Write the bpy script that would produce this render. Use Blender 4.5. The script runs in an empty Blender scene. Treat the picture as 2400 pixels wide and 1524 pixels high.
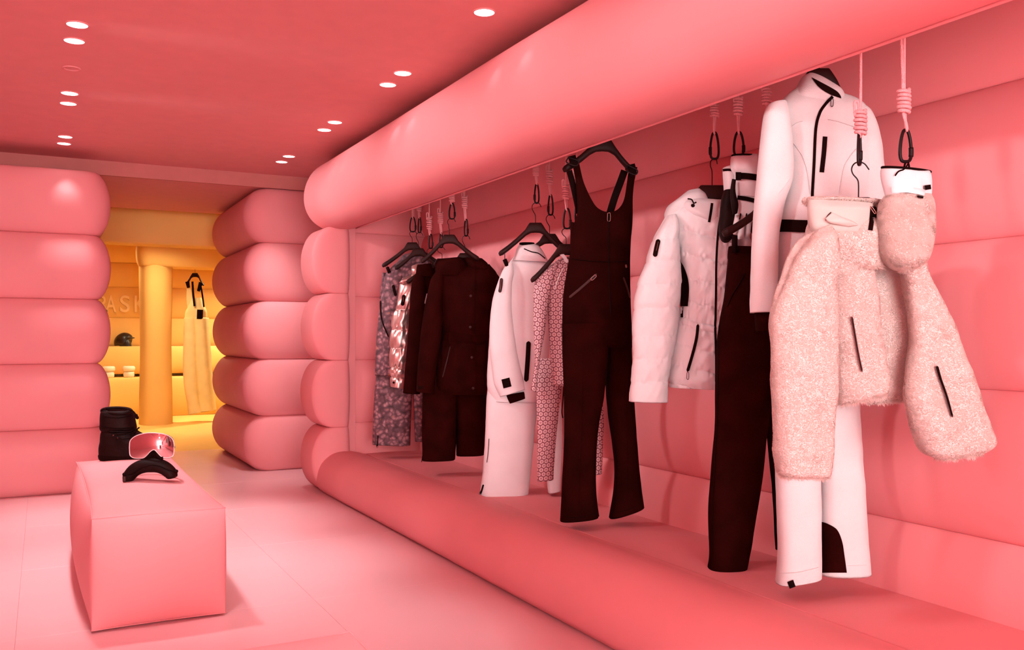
import bpy, math, random
import numpy as np
from mathutils import Vector
from mathutils.bvhtree import BVHTree

random.seed(7)
RNG = np.random.default_rng(7)
S = bpy.context.scene
COL = S.collection

# ------------------------------------------------------------------ camera, world, light, exposure
F_PX, CX, HZ = 2100.0, 1200.0, 793.0          # focal length and horizon row in the 2400x1524 frame
YAW = math.atan2(CX - 99.0, F_PX)             # room depth axis (+Y) vanishes at pixel (99, 793)
EYE = np.array([0.0, 0.0, 1.15])
cam_d = bpy.data.cameras.new('camera')
cam_d.sensor_width = 36.0
cam_d.lens = F_PX / 2400.0 * 36.0
cam_d.shift_y = (HZ - 762.0) / 2400.0
cam_d.clip_start = 0.05
cam = bpy.data.objects.new('camera', cam_d)
COL.objects.link(cam)
cam.location = EYE
cam.rotation_euler = (math.pi / 2, 0, -YAW)
S.camera = cam
S.cycles.use_light_tree = False      # thirty small lamps: plain light sampling renders twice as fast

world = bpy.data.worlds.new('world')
world.use_nodes = True
world.node_tree.nodes['Background'].inputs[0].default_value = (1.0, 0.9, 0.88, 1)
world.node_tree.nodes['Background'].inputs[1].default_value = 0.1
S.world = world
S.view_settings.view_transform = 'Standard'
S.view_settings.look = 'None'
S.view_settings.gamma = 1.0
S.view_settings.use_curve_mapping = False
S.view_settings.exposure = 0.04
LIGHT_COL = (1.0, 0.96, 0.965)
SPOT_W = 60.0
WINDOW_W = 430.0
YELLOW_W = 105.0

def area_light(name, loc, rot, sx, sy, watts, color):
    l = bpy.data.lights.new(name, 'AREA')
    l.shape = 'RECTANGLE'; l.size = sx; l.size_y = sy; l.energy = watts; l.color = color
    o = bpy.data.objects.new(name, l); COL.objects.link(o)
    o.location = loc; o.rotation_euler = rot
    return o
# daylight through the shop front behind the photographer
area_light('shop_front_daylight', (-0.35, -4.42, 1.25), (math.pi / 2, 0, 0), 3.4, 2.3, WINDOW_W, (1.0, 0.97, 0.975))

# ------------------------------------------------------------------ geometry helpers
FW = np.array([math.sin(YAW), math.cos(YAW), 0.0])
RT = np.array([math.cos(YAW), -math.sin(YAW), 0.0])
UP = np.array([0.0, 0.0, 1.0])

def U(u, v, d):
    """world point that stands d metres in front of the lens plane, seen at pixel (u, v)"""
    return EYE + FW * d + RT * ((u - CX) / F_PX * d) + UP * ((HZ - v) / F_PX * d)

def hash3(ix, iy, iz):
    n = (ix.astype(np.int64) * 73856093) ^ (iy.astype(np.int64) * 19349663) ^ (iz.astype(np.int64) * 83492791)
    n = (n ^ (n >> 13)) * 1274126177
    n = n & 0x7fffffff
    n = (n ^ (n >> 16)) & 0xffff
    return n / 65535.0

def vnoise(x, y, z):
    """value noise in -1..1 on arrays"""
    x, y, z = np.broadcast_arrays(np.asarray(x, float), np.asarray(y, float), np.asarray(z, float))
    ix, iy, iz = np.floor(x), np.floor(y), np.floor(z)
    fx, fy, fz = x - ix, y - iy, z - iz
    fx = fx * fx * (3 - 2 * fx); fy = fy * fy * (3 - 2 * fy); fz = fz * fz * (3 - 2 * fz)
    r = 0
    for a in (0, 1):
        for b in (0, 1):
            for c in (0, 1):
                w = (fx if a else 1 - fx) * (fy if b else 1 - fy) * (fz if c else 1 - fz)
                r = r + w * hash3(ix + a, iy + b, iz + c)
    return r * 2 - 1

def crom(P, n):
    P = np.asarray(P, float)
    k = len(P)
    if k == 1:
        return np.repeat(P, n, 0)
    t = np.linspace(0, k - 1, n)
    i = np.minimum(t.astype(int), k - 2)
    f = (t - i)[:, None]
    p1 = P[i]; p2 = P[i + 1]
    p0 = np.where((i > 0)[:, None], P[np.maximum(i - 1, 0)], 2 * p1 - p2)
    p3 = np.where((i + 2 < k)[:, None], P[np.minimum(i + 2, k - 1)], 2 * p2 - p1)
    return 0.5 * (2 * p1 + (p2 - p0) * f + (2 * p0 - 5 * p1 + 4 * p2 - p3) * f ** 2 + (3 * p1 - p0 - 3 * p2 + p3) * f ** 3)

def empty(name, loc, label=None, cat=None, group=None, kind=None):
    o = bpy.data.objects.new(name, None)
    o.empty_display_size = 0.05
    COL.objects.link(o)
    o.location = [float(c) for c in loc]
    tag(o, label, cat, group, kind)
    return o

def tag(o, label=None, cat=None, group=None, kind=None):
    if label: o['label'] = label
    if cat: o['category'] = cat
    if group: o['group'] = group
    if kind: o['kind'] = kind
    return o

def wloc(o):
    v = np.zeros(3)
    while o is not None:
        v = v + np.array(o.location)
        o = o.parent
    return v

def mesh(name, V, Fc, mat, parent=None, smooth=True, uv=None, sharp=None):
    """one mesh object; V in world coordinates"""
    V = np.asarray(V, float)
    if parent is not None:
        loc = V.mean(0) if False else np.zeros(3)
        Vl = V - wloc(parent)
    else:
        loc = np.array([V[:, 0].mean(), V[:, 1].mean(), V[:, 2].min()])
        Vl = V - loc
    me = bpy.data.meshes.new(name)
    me.from_pydata(Vl.tolist(), [], [list(map(int, f)) for f in Fc])
    if uv is not None:
        lay = me.uv_layers.new(name='UVMap')
        li = np.zeros(len(me.loops), dtype=np.int32)
        me.loops.foreach_get('vertex_index', li)
        lay.data.foreach_set('uv', np.asarray(uv, np.float32)[li].ravel())
    if smooth:
        me.polygons.foreach_set('use_smooth', [True] * len(me.polygons))
        if sharp:
            me.set_sharp_from_angle(angle=math.radians(sharp))
    me.materials.append(mat)
    o = bpy.data.objects.new(name, me)
    COL.objects.link(o)
    o.location = [float(c) for c in loc]
    if parent is not None:
        o.parent = parent
    me.update()
    return o

def grid_faces(nr, nc, closed=True, off=0):
    f = []
    for i in range(nr - 1):
        for j in range(nc if closed else nc - 1):
            k = (j + 1) % nc
            f.append((off + i * nc + j, off + i * nc + k, off + (i + 1) * nc + k, off + (i + 1) * nc + j))
    return f

def sweep_data(P, r, nseg=8, closed=False, flat=None, up=None):
    """tube along points P; r scalar or per point; flat = (side radius, normal radius) factors"""
    P = np.asarray(P, float)
    n = len(P)
    r = np.broadcast_to(np.asarray(r, float), (n,)) if np.ndim(r) <= 1 else np.asarray(r)
    T = np.roll(P, -1, 0) - np.roll(P, 1, 0)
    if not closed:
        T[0] = P[1] - P[0]; T[-1] = P[-1] - P[-2]
    T /= np.maximum(np.linalg.norm(T, axis=1, keepdims=True), 1e-9)
    a = np.array(up if up is not None else -FW, float)
    N = np.zeros_like(P); B = np.zeros_like(P)
    for i in range(n):
        nn = a - T[i] * np.dot(a, T[i])
        L = np.linalg.norm(nn)
        if L < 1e-4:
            alt = UP if abs(T[i][2]) < 0.9 else RT
            nn = alt - T[i] * np.dot(alt, T[i]); L = np.linalg.norm(nn)
        N[i] = nn / L
        if up is None: a = N[i]
        B[i] = np.cross(T[i], N[i])
    fa = flat or (1, 1)
    ph = np.linspace(0, 2 * math.pi, nseg, endpoint=False)
    V = (P[:, None, :] + (B[:, None, :] * (np.cos(ph) * fa[0])[None, :, None] + N[:, None, :] * (np.sin(ph) * fa[1])[None, :, None]) * r[:, None, None]).reshape(-1, 3)
    Fc = grid_faces(n, nseg)
    if closed:
        Fc += [((n - 1) * nseg + j, (n - 1) * nseg + (j + 1) % nseg, (j + 1) % nseg, j) for j in range(nseg)]
    else:
        Fc.append(tuple(range(nseg))[::-1])
        Fc.append(tuple((n - 1) * nseg + j for j in range(nseg)))
    return V, Fc

def sweep(name, P, r, mat, parent, nseg=8, closed=False, flat=None, up=None, n=None):
    if n: P = crom(P, n)
    if n and np.ndim(r) == 1: r = np.interp(np.linspace(0, 1, n), np.linspace(0, 1, len(r)), r)
    V, Fc = sweep_data(P, r, nseg, closed, flat, up)
    return mesh(name, V, Fc, mat, parent)

def merge(parts):
    V = []; Fc = []; o = 0
    for v, f in parts:
        V.append(np.asarray(v)); Fc += [tuple(int(i) + o for i in q) for q in f]; o += len(v)
    return np.vstack(V), Fc

def box_data(x0, x1, y0, y1, z0, z1, b=0.0):
    if b <= 0:
        V = [(x, y, z) for z in (z0, z1) for (x, y) in ((x0, y0), (x1, y0), (x1, y1), (x0, y1))]
        return np.array(V, float), [(3, 2, 1, 0), (4, 5, 6, 7), (0, 1, 5, 4), (1, 2, 6, 5), (2, 3, 7, 6), (3, 0, 4, 7)]
    rings = []
    for z, i in ((z0, b), (z0 + b, 0), (z1 - b, 0), (z1, b)):
        rings += [(x0 + i, y0 + i, z), (x1 - i, y0 + i, z), (x1 - i, y1 - i, z), (x0 + i, y1 - i, z)]
    return np.array(rings, float), grid_faces(4, 4) + [(3, 2, 1, 0), (12, 13, 14, 15)]

def cushion_data(x0, x1, y0, y1, z0, z1, B, r=0.06, p=0.62, nz=22, ncorner=7, dens=0.35, seed=0):
    """air-filled wall tube: rounded rectangle in plan whose sides swell between two flat seams.
    B = swell of (x-, x+, y-, y+)"""
    pts = []; nor = []
    for cx, cy, a0 in ((x1 - r, y1 - r, 0), (x0 + r, y1 - r, 90), (x0 + r, y0 + r, 180), (x1 - r, y0 + r, 270)):
        for k in range(ncorner):
            a = math.radians(a0 + 90 * k / (ncorner - 1))
            pts.append((cx + r * math.cos(a), cy + r * math.sin(a))); nor.append((math.cos(a), math.sin(a)))
    P2 = []; N2 = []
    m = len(pts)
    for i in range(m):
        p_, q_ = np.array(pts[i]), np.array(pts[(i + 1) % m])
        P2.append(p_); N2.append(nor[i])
        L = np.linalg.norm(q_ - p_)
        k = int(L / dens)
        for s in range(1, k):
            P2.append(p_ + (q_ - p_) * s / k); N2.append(nor[i] if True else nor[i])
    P2 = np.array(P2); N2 = np.array(N2)
    bx = np.where(N2[:, 0] < 0, B[0], B[1]); by = np.where(N2[:, 1] < 0, B[2], B[3])
    V = []
    tt = 0.5 - 0.5 * np.cos(np.linspace(0, math.pi, nz))
    for t in tt:
        o = max(0.0, 1 - (2 * t - 1) ** 2) ** p
        z = z0 + (z1 - z0) * t
        wob = 1 + 0.05 * vnoise(P2[:, 0] * 1.3 + seed, P2[:, 1] * 1.3, z * 1.0 + 0.5 * seed)
        V.append(np.column_stack([P2[:, 0] + N2[:, 0] * bx * o * wob, P2[:, 1] + N2[:, 1] * by * o * wob, np.full(len(P2), z)]))
    m = len(P2)
    Fc = grid_faces(nz, m) + [tuple(range(m))[::-1], tuple((nz - 1) * m + j for j in range(m))]
    return np.vstack(V), Fc

def cushion(name, mat, parent, *a, **k):
    V, Fc = cushion_data(*a, **k)
    return mesh(name, V, Fc, mat, parent, sharp=70)

def puffbox(name, mat, parent, lo, hi, b, n=18, pw=0.8, inset=0.0):
    lo = np.array(lo, float); hi = np.array(hi, float); b = np.array(b, float)
    V = []; Fc = []
    g = np.sin(np.linspace(-math.pi / 2, math.pi / 2, n))
    for ax in range(3):
        for s in (-1, 1):
            o = len(V)
            for i in range(n):
                for j in range(n):
                    p = np.zeros(3); p[ax] = s; p[(ax + 1) % 3] = g[i]; p[(ax + 2) % 3] = g[j]
                    V.append(p)
            for i in range(n - 1):
                for j in range(n - 1):
                    q = (o + i * n + j, o + (i + 1) * n + j, o + (i + 1) * n + j + 1, o + i * n + j + 1)
                    Fc.append(q if s > 0 else q[::-1])
    V = np.array(V)
    q = np.maximum(0, 1 - V ** 2) ** pw
    D = np.column_stack([V[:, 0] * q[:, 1] * q[:, 2], V[:, 1] * q[:, 0] * q[:, 2], V[:, 2] * q[:, 0] * q[:, 1]]) * b
    # edges sag a little between the corners
    sag = np.column_stack([-V[:, 0] * np.abs(V[:, 0]) ** 8 * (np.abs(V[:, 2]) ** 8) * q[:, 1], -V[:, 1] * np.abs(V[:, 1]) ** 8 * (np.abs(V[:, 2]) ** 8) * q[:, 0], np.zeros(len(V))]) * inset
    W = (lo + hi) / 2 + (V + 0) * (hi - lo) / 2 + D + sag
    key = {}; remap = []; out = []
    for p in W:
        k = tuple(np.round(p, 5))
        if k not in key:
            key[k] = len(out); out.append(p)
        remap.append(key[k])
    Fc = [tuple(remap[i] for i in f) for f in Fc]
    return mesh(name, np.array(out), Fc, mat, parent)

# ------------------------------------------------------------------ garment helper: padded tube between two traced edges
class Part:
    pass
REG = {}

def tube(name, rows, d, t, mat, parent, nseg=56, nrow=90, e=0.78, folds=(0.006, 14, 2.2), wr=(0.002, 30), disp=None, hem=0.02, key=None, seed=None, flat_back=1.0, cap_top=True):
    """rows: (uL, vL, uR, vR[, thickness factor[, depth offset]]) -> closed cloth tube, front towards -FW"""
    seed = seed if seed is not None else random.random() * 50
    R = []
    for r in rows:
        r = list(r)
        if len(r) < 5: r.append(1.0)
        if len(r) < 6: r.append(0.0)
        R.append(r)
    R = crom(R, nrow)
    L = np.array([U(r[0], r[1], d + r[5]) for r in R]); Q = np.array([U(r[2], r[3], d + r[5]) for r in R])
    C = (L + Q) / 2; A = (Q - L) / 2
    al = np.linalg.norm(A, axis=1)
    tk = np.maximum(R[:, 4] * t, 0.004)
    s = np.concatenate([[0], np.cumsum(np.linalg.norm(np.diff(C, axis=0), axis=1))])
    ph = np.linspace(0, 2 * math.pi, nseg, endpoint=False)
    x = np.sign(np.cos(ph)) * np.abs(np.cos(ph)) ** e
    y = np.sign(np.sin(ph)) * np.abs(np.sin(ph)) ** e
    y = np.where(y < 0, y * flat_back, y)
    X, SS = np.meshgrid(x, s); Y = np.broadcast_to(y, X.shape)
    AL = al[:, None] * np.ones_like(X)
    across = X * AL
    side = np.where(Y >= 0, 0.0, 7.0)
    dsp = np.zeros_like(X)
    if folds: dsp = dsp + folds[0] * vnoise(across * folds[1] + seed + 0.6 * vnoise(across * 3, SS * 3, seed), SS * folds[2], side + seed)
    if wr: dsp = dsp + wr[0] * vnoise(across * wr[1] + seed, SS * wr[1], side)
    if disp is not None:
        uu = R[:, None, 0] * (1 - X) / 2 + R[:, None, 2] * (1 + X) / 2
        vv = R[:, None, 1] * (1 - X) / 2 + R[:, None, 3] * (1 + X) / 2
        dsp = dsp + disp(across, SS, uu, vv, Y, X)
    Ah = A / np.maximum(al[:, None], 1e-6)
    rad = Ah[:, None, :] * (X * 0.55)[..., None] - FW[None, None, :] * Y[..., None]
    V = C[:, None, :] + A[:, None, :] * X[..., None] - FW * (tk[:, None] * Y)[..., None] + rad * dsp[..., None]
    uv = np.stack([np.broadcast_to(np.cumsum(np.r_[0, np.hypot(np.diff(x), np.diff(y))]) , X.shape) * AL * 0.5, SS], -1) * 1.0
    uv = np.stack([across + side * 0.37, SS], -1)
    nr = nrow
    Vs = V.reshape(-1, 3); UVs = uv.reshape(-1, 2)
    Fc = grid_faces(nr, nseg)
    Fc = [f[::-1] for f in Fc]
    # hem turned in and closed inside
    last = V[-1]; dirn = (C[-1] - C[-2]); dirn /= max(np.linalg.norm(dirn), 1e-6)
    ins = C[-1] + (last - C[-1]) * 0.93 - dirn * hem
    first = V[0]
    n0 = len(Vs)
    Vs = np.vstack([Vs, ins, C[:1] + (first.mean(0) - C[0]) * 0.5]); UVs = np.vstack([UVs, uv[-1], uv[0][:1]])
    for j in range(nseg):
        k = (j + 1) % nseg
        a0 = (nr - 1) * nseg
        Fc.append((n0 + j, n0 + k, a0 + k, a0 + j))
        if cap_top: Fc.append((j, k, n0 + nseg))
    Fc.append(tuple(n0 + j for j in range(nseg)))
    o = mesh(name, Vs, Fc, mat, parent, uv=UVs)
    p = Part(); p.V = Vs; p.F = Fc; p.o = o; p.d = d; p.bvh = None
    if key: REG[key] = p
    return p

def hit(part, u, v):
    """front surface of a garment part at a pixel -> (point, normal)"""
    parts = part if isinstance(part, (list, tuple)) else [part]
    best = None
    dr = Vector(U(u, v, 1.0) - EYE).normalized()
    for p in parts:
        if p.bvh is None:
            p.bvh = BVHTree.FromPolygons([tuple(q) for q in p.V], p.F)
        h = p.bvh.ray_cast(Vector(EYE), dr, 30)
        if h[0] is not None and (best is None or h[3] < best[1]):
            best = (np.array(h[0]), h[3])
    return best

def depth_of(part, u, v, default):
    h = hit(part, u, v)
    if h is None: return default
    return float(np.dot(h[0] - EYE, FW))

def strip(name, part, pts, wpx, mat, parent, off=0.003, n=28, rnd=True, thick=0.004, lay=0):
    P = crom(pts, n)
    T = np.gradient(P, axis=0); T /= np.linalg.norm(T, axis=1, keepdims=True) + 1e-9
    N = np.column_stack([-T[:, 1], T[:, 0]])
    sl = np.concatenate([[0], np.cumsum(np.linalg.norm(np.diff(P, axis=0), axis=1))])
    w = np.broadcast_to(np.asarray(wpx, float), (n,)) if np.ndim(wpx) == 0 else np.interp(np.linspace(0, 1, n), np.linspace(0, 1, len(wpx)), wpx)
    w = w / 2
    if rnd:
        e = np.minimum(sl, sl[-1] - sl); q = np.clip(e / np.maximum(w, 1e-3), 0, 1)
        w = w * np.sqrt(np.clip(1 - (1 - q) ** 2, 0.04, 1))
    base = (part[0] if isinstance(part, (list, tuple)) else part).d
    ds = [depth_of(part, *P[i], None) for i in range(n)]
    good = [x for x in ds if x is not None]
    last = good[0] if good else base
    V = []
    for i in range(n):
        dd = []
        for sgn in (-1, 1):
            q = P[i] + N[i] * w[i] * sgn
            h = depth_of(part, q[0], q[1], ds[i] if ds[i] is not None else last)
            dd.append((q, h))
        if ds[i] is not None: last = ds[i]
        mn = min(dd[0][1], dd[1][1]); mx = max(dd[0][1], dd[1][1])
        if mx - mn > 0.03:
            dd = [(dd[0][0], min(dd[0][1], mn + 0.03)), (dd[1][0], min(dd[1][1], mn + 0.03))]
        (qa, da), (qb, db) = dd
        ds_i = ds[i] if ds[i] is not None else (da + db) / 2
        V += [U(qa[0], qa[1], da - off), U(P[i][0], P[i][1], min(ds_i, (da + db) / 2) - off - thick * 0.6), U(qb[0], qb[1], db - off), U(qb[0], qb[1], db + thick), U(qa[0], qa[1], da + thick)]
    Fc = grid_faces(n, 5) + [tuple(range(5))[::-1], tuple((n - 1) * 5 + j for j in range(5))]
    return mesh(name, np.array(V), Fc, mat, parent, sharp=50)

def patch(name, part, rows, mat, parent, off=0.003, nr=26, ncol=14, thick=0.004):
    """cloth panel lying on a part; rows: (uL, vL, uR, vR)"""
    R = crom(rows, nr)
    base = (part[0] if isinstance(part, (list, tuple)) else part).d
    V = []; W = []
    for r in R:
        row = []
        for j in range(ncol):
            f = j / (ncol - 1)
            u = r[0] * (1 - f) + r[2] * f; v = r[1] * (1 - f) + r[3] * f
            row.append((u, v, depth_of(part, u, v, None)))
        k = [q[2] for q in row if q[2] is not None]
        dflt = max(k) if k else base
        for (u, v, dd) in row:
            dd = dflt if dd is None else dd
            V.append(U(u, v, dd - off)); W.append(U(u, v, dd + thick))
    n = len(V)
    Fc = [f[::-1] for f in grid_faces(nr, ncol, closed=False)]
    Fb = [tuple(i + n for i in f[::-1]) for f in Fc]
    edge = [j for j in range(ncol)] + [i * ncol + ncol - 1 for i in range(1, nr)] + [(nr - 1) * ncol + j for j in range(ncol - 2, -1, -1)] + [i * ncol for i in range(nr - 2, 0, -1)]
    Fs = [(edge[i], edge[(i + 1) % len(edge)], edge[(i + 1) % len(edge)] + n, edge[i] + n) for i in range(len(edge))]
    return mesh(name, np.array(V + W), Fc + Fb + Fs, mat, parent, sharp=50)

def button(name, part, u, v, rpx, mat, parent):
    h = depth_of(part, u, v, part.d)
    V = []
    n = 14
    for k, (dr, dz) in enumerate(((1, 0.002), (1, -0.003), (0.7, -0.005))):
        for j in range(n):
            a = 2 * math.pi * j / n
            V.append(U(u + rpx * dr * math.cos(a), v + rpx * dr * math.sin(a), h + dz))
    return mesh(name, np.array(V), grid_faces(3, n) + [tuple(range(n)), tuple(2 * n + j for j in range(n))], mat, parent, sharp=40)

def zip_pull(part, u, v, wpx, hpx, mat, parent, ang=0.0, off=0.008):
    h = depth_of(part, u, v, part.d if not isinstance(part, (list, tuple)) else part[0].d) - off
    ca, sa = math.cos(ang), math.sin(ang)
    def q(x, y): return U(u + x * ca - y * sa, v + x * sa + y * ca, h)
    o = [q(-wpx / 2, 0), q(wpx / 2, 0), q(wpx / 2, hpx), q(-wpx / 2, hpx)]
    return sweep('zip_pull', crom(o + [o[0]], 20)[:-1], 0.0012, mat, parent, nseg=6, closed=True)

def fur_pile(parts, parent, mat, count, length=0.016, width=0.0022, seed=1):
    rng = np.random.default_rng(seed)
    areas = []; tris = []
    for p in parts:
        V = p.V
        q = np.array([f for f in p.F if len(f) == 4])
        T = np.vstack([q[:, [0, 1, 2]], q[:, [0, 2, 3]]])
        tris.append(V[T])
    T = np.vstack(tris)
    cr = np.cross(T[:, 1] - T[:, 0], T[:, 2] - T[:, 0]); ar = np.linalg.norm(cr, axis=1)
    nrm = cr / np.maximum(ar[:, None], 1e-12)
    w = ar.copy()
    i = rng.choice(len(T), count, p=w / w.sum())
    a = rng.random(count); b = rng.random(count); m = a + b > 1; a[m] = 1 - a[m]; b[m] = 1 - b[m]
    P = T[i, 0] + (T[i, 1] - T[i, 0]) * a[:, None] + (T[i, 2] - T[i, 0]) * b[:, None]
    N = nrm[i]
    cl = np.stack([vnoise(P[:, 0] * 70, P[:, 1] * 70, P[:, 2] * 70), vnoise(P[:, 0] * 70 + 9, P[:, 1] * 70, P[:, 2] * 70), vnoise(P[:, 0] * 70, P[:, 1] * 70 + 9, P[:, 2] * 70)], -1)
    Tn = np.array([0, 0, -0.8]) + cl * 0.75 + rng.normal(0, 0.30, (count, 3))
    Tn -= N * np.sum(Tn * N, 1, keepdims=True)
    D = N * (0.62 + 0.25 * rng.random(count))[:, None] + Tn * 0.75; D /= np.linalg.norm(D, axis=1, keepdims=True)
    D2 = N * (0.25 + 0.35 * rng.random(count))[:, None] + Tn; D2 /= np.linalg.norm(D2, axis=1, keepdims=True)
    Lh = length * (0.65 + 0.7 * rng.random(count))[:, None]
    S1 = np.cross(D, N) + rng.normal(0, 0.12, (count, 3)); S1 /= np.linalg.norm(S1, axis=1, keepdims=True) + 1e-9
    S1 *= width * (0.6 + 0.8 * rng.random(count))[:, None]
    b0 = P - N * 0.002
    m0 = b0 + D * Lh * 0.55; tip = m0 + D2 * Lh * 0.5
    V = np.stack([b0 - S1, b0 + S1, m0 + S1 * 0.8, m0 - S1 * 0.8, tip], 1).reshape(-1, 3)
    k = np.arange(count) * 5
    Vl = V - wloc(parent)
    me = bpy.data.meshes.new('fur_pile')
    quads = np.stack([k, k + 1, k + 2, k + 3], 1); tr = np.stack([k + 3, k + 2, k + 4], 1)
    me.vertices.add(len(V)); me.vertices.foreach_set('co', Vl.astype(np.float32).ravel())
    loops = np.concatenate([quads.ravel(), tr.ravel()]).astype(np.int32)
    me.loops.add(len(loops)); me.loops.foreach_set('vertex_index', loops)
    st = np.concatenate([np.arange(count) * 4, count * 4 + np.arange(count) * 3]).astype(np.int32)
    me.polygons.add(2 * count); me.polygons.foreach_set('loop_start', st)
    me.polygons.foreach_set('use_smooth', np.ones(2 * count, bool))
    me.update(calc_edges=True)
    me.materials.append(mat)
    o = bpy.data.objects.new('fur_pile', me); COL.objects.link(o); o.parent = parent
    o['kind'] = 'stuff'
    return o

# ------------------------------------------------------------------ materials (all procedural)
MATS = {}
def new_mat(name):
    m = bpy.data.materials.new(name); m.use_nodes = True
    nt = m.node_tree
    b = nt.nodes['Principled BSDF']
    return m, nt, b

def N(nt, kind, **kw):
    n = nt.nodes.new(kind)
    for k, v in kw.items():
        if k.startswith('i_'):
            key = k[2:]
            key = int(key) if key.isdigit() else key.replace('_', ' ')
            n.inputs[key].default_value = v
        else:
            setattr(n, k, v)
    return n

def math_n(nt, op, a, b=None, c=None):
    n = nt.nodes.new('ShaderNodeMath'); n.operation = op
    for i, x in enumerate((a, b, c)):
        if x is None: continue
        if isinstance(x, (int, float)): n.inputs[i].default_value = x
        else: nt.links.new(x, n.inputs[i])
    return n.outputs[0]

def fabric(name, col, rough=0.7, sheen=0.0, bump=0.15, bscale=60, weave=0.0, wscale=900, mottle=0.04, spec=0.3, metal=0.0, space='Object', mscale=9):
    m, nt, b = new_mat(name)
    L = nt.links.new
    tc = N(nt, 'ShaderNodeTexCoord')
    nz = N(nt, 'ShaderNodeTexNoise', i_Scale=bscale, i_Detail=1.5)
    L(tc.outputs[space], nz.inputs['Vector'])
    n2 = N(nt, 'ShaderNodeTexNoise', i_Scale=mscale, i_Detail=1.0)
    L(tc.outputs[space], n2.inputs['Vector'])
    mr = N(nt, 'ShaderNodeMapRange', i_1=0.3, i_2=0.7, i_3=1 - mottle, i_4=1 + mottle)
    L(n2.outputs['Fac'], mr.inputs[0])
    mx = N(nt, 'ShaderNodeVectorMath', operation='SCALE')
    mx.inputs[0].default_value = col
    L(mr.outputs[0], mx.inputs['Scale'])
    L(mx.outputs[0], b.inputs['Base Color'])
    b.inputs['Roughness'].default_value = rough
    b.inputs['Specular IOR Level'].default_value = spec
    b.inputs['Metallic'].default_value = metal
    if sheen:
        b.inputs['Sheen Weight'].default_value = sheen
        b.inputs['Sheen Roughness'].default_value = 0.5
    MATS[name] = m
    if bump <= 0:
        nt.nodes.remove(nz)
        return m
    h = nz.outputs['Fac']
    if weave:
        wv = N(nt, 'ShaderNodeTexNoise', i_Scale=wscale, i_Detail=1.0)
        L(tc.outputs[space], wv.inputs['Vector'])
        h = math_n(nt, 'ADD', h, math_n(nt, 'MULTIPLY', wv.outputs['Fac'], weave))
    bp = N(nt, 'ShaderNodeBump', i_Strength=bump, i_Distance=0.01)
    L(h, bp.inputs['Height'])
    L(bp.outputs[0], b.inputs['Normal'])
    MATS[name] = m
    return m

PINK = fabric('pink_nylon', (0.80, 0.282, 0.297), 0.62, bump=0.0, mottle=0.03, spec=0.25, mscale=2.5)
FLOORP = fabric('pink_floor_vinyl', (0.82, 0.46, 0.485), 0.26, bump=0.0, bscale=14, mottle=0.025, spec=0.4, mscale=2.0)
CEILP = fabric('pink_ceiling_paint', (0.76, 0.29, 0.288), 0.8, bump=0.0, bscale=60, mottle=0.02, spec=0.15)
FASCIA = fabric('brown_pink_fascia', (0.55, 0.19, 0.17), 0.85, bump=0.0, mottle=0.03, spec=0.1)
GROUT = fabric('floor_joint', (0.78, 0.34, 0.37), 0.9, bump=0.0)
YELLOW = fabric('yellow_nylon', (0.90, 0.52, 0.145), 0.62, bump=0.0, bscale=5, mottle=0.03, spec=0.25, mscale=2.5)
YFLOOR = fabric('yellow_floor', (0.90, 0.55, 0.16), 0.35, bump=0.0, mottle=0.03, spec=0.4)
LETTER = fabric('pale_yellow_lettering', (0.93, 0.60, 0.25), 0.5, bump=0.0)
ROPE = fabric('pink_rope', (0.84, 0.36, 0.37), 0.75, bump=0.4, bscale=220, spec=0.2)
BLACKM = fabric('black_metal', (0.010, 0.002, 0.002), 0.42, bump=0.02, spec=0.2)
BRIGHTM = fabric('dull_metal', (0.42, 0.2, 0.18), 0.4, bump=0.0, metal=1.0)
HANGER = fabric('dark_stained_wood', (0.022, 0.0045, 0.0038), 0.5, bump=0.03, bscale=40, spec=0.14, mottle=0.2)
BLACK = fabric('black_softshell', (0.015, 0.0013, 0.0009), 0.9, bump=0.25, bscale=70, weave=0.25, wscale=700, mottle=0.25, spec=0.03)
BLACK2 = fabric('black_parka_cloth', (0.019, 0.0018, 0.0013), 0.9, bump=0.25, bscale=60, weave=0.2, wscale=800, mottle=0.25, spec=0.03)
BLACKTRIM = fabric('black_trim', (0.008, 0.0014, 0.001), 0.75, bump=0.05, spec=0.05)
MAROON = fabric('dark_zip_tape', (0.036, 0.008, 0.007), 0.6, bump=0.05)
WHITE = fabric('white_shell', (0.80, 0.74, 0.745), 0.75, bump=0.12, bscale=70, weave=0.2, wscale=800, mottle=0.03, spec=0.2)
FLEECE = fabric('white_fleece', (0.71, 0.705, 0.695), 0.9, sheen=0.2, bump=0.3, bscale=350, mottle=0.03, spec=0.1)
DOWN = fabric('white_down_nylon', (0.78, 0.79, 0.785), 0.55, bump=0.22, bscale=38, mottle=0.02, spec=0.35)
CREAM = fabric('cream_lining', (0.60, 0.55, 0.50), 0.7, bump=0.1, mottle=0.03)
FUR = fabric('cream_fur', (0.74, 0.64, 0.60), 0.95, bump=0.2, bscale=80, mottle=0.05, spec=0.05, mscale=30)
def fibre_mat():
    m, nt, b = new_mat('cream_fur_fibre')
    b.inputs['Base Color'].default_value = (0.84, 0.75, 0.70, 1); b.inputs['Roughness'].default_value = 0.9
    b.inputs['Specular IOR Level'].default_value = 0.05
    tr = N(nt, 'ShaderNodeBsdfTranslucent'); tr.inputs['Color'].default_value = (0.84, 0.74, 0.69, 1)
    mx = N(nt, 'ShaderNodeMixShader'); mx.inputs[0].default_value = 0.5
    nt.links.new(b.outputs[0], mx.inputs[1]); nt.links.new(tr.outputs[0], mx.inputs[2])
    nt.links.new(mx.outputs[0], nt.nodes['Material Output'].inputs['Surface'])
    return m
FIBRE = fibre_mat()
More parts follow.
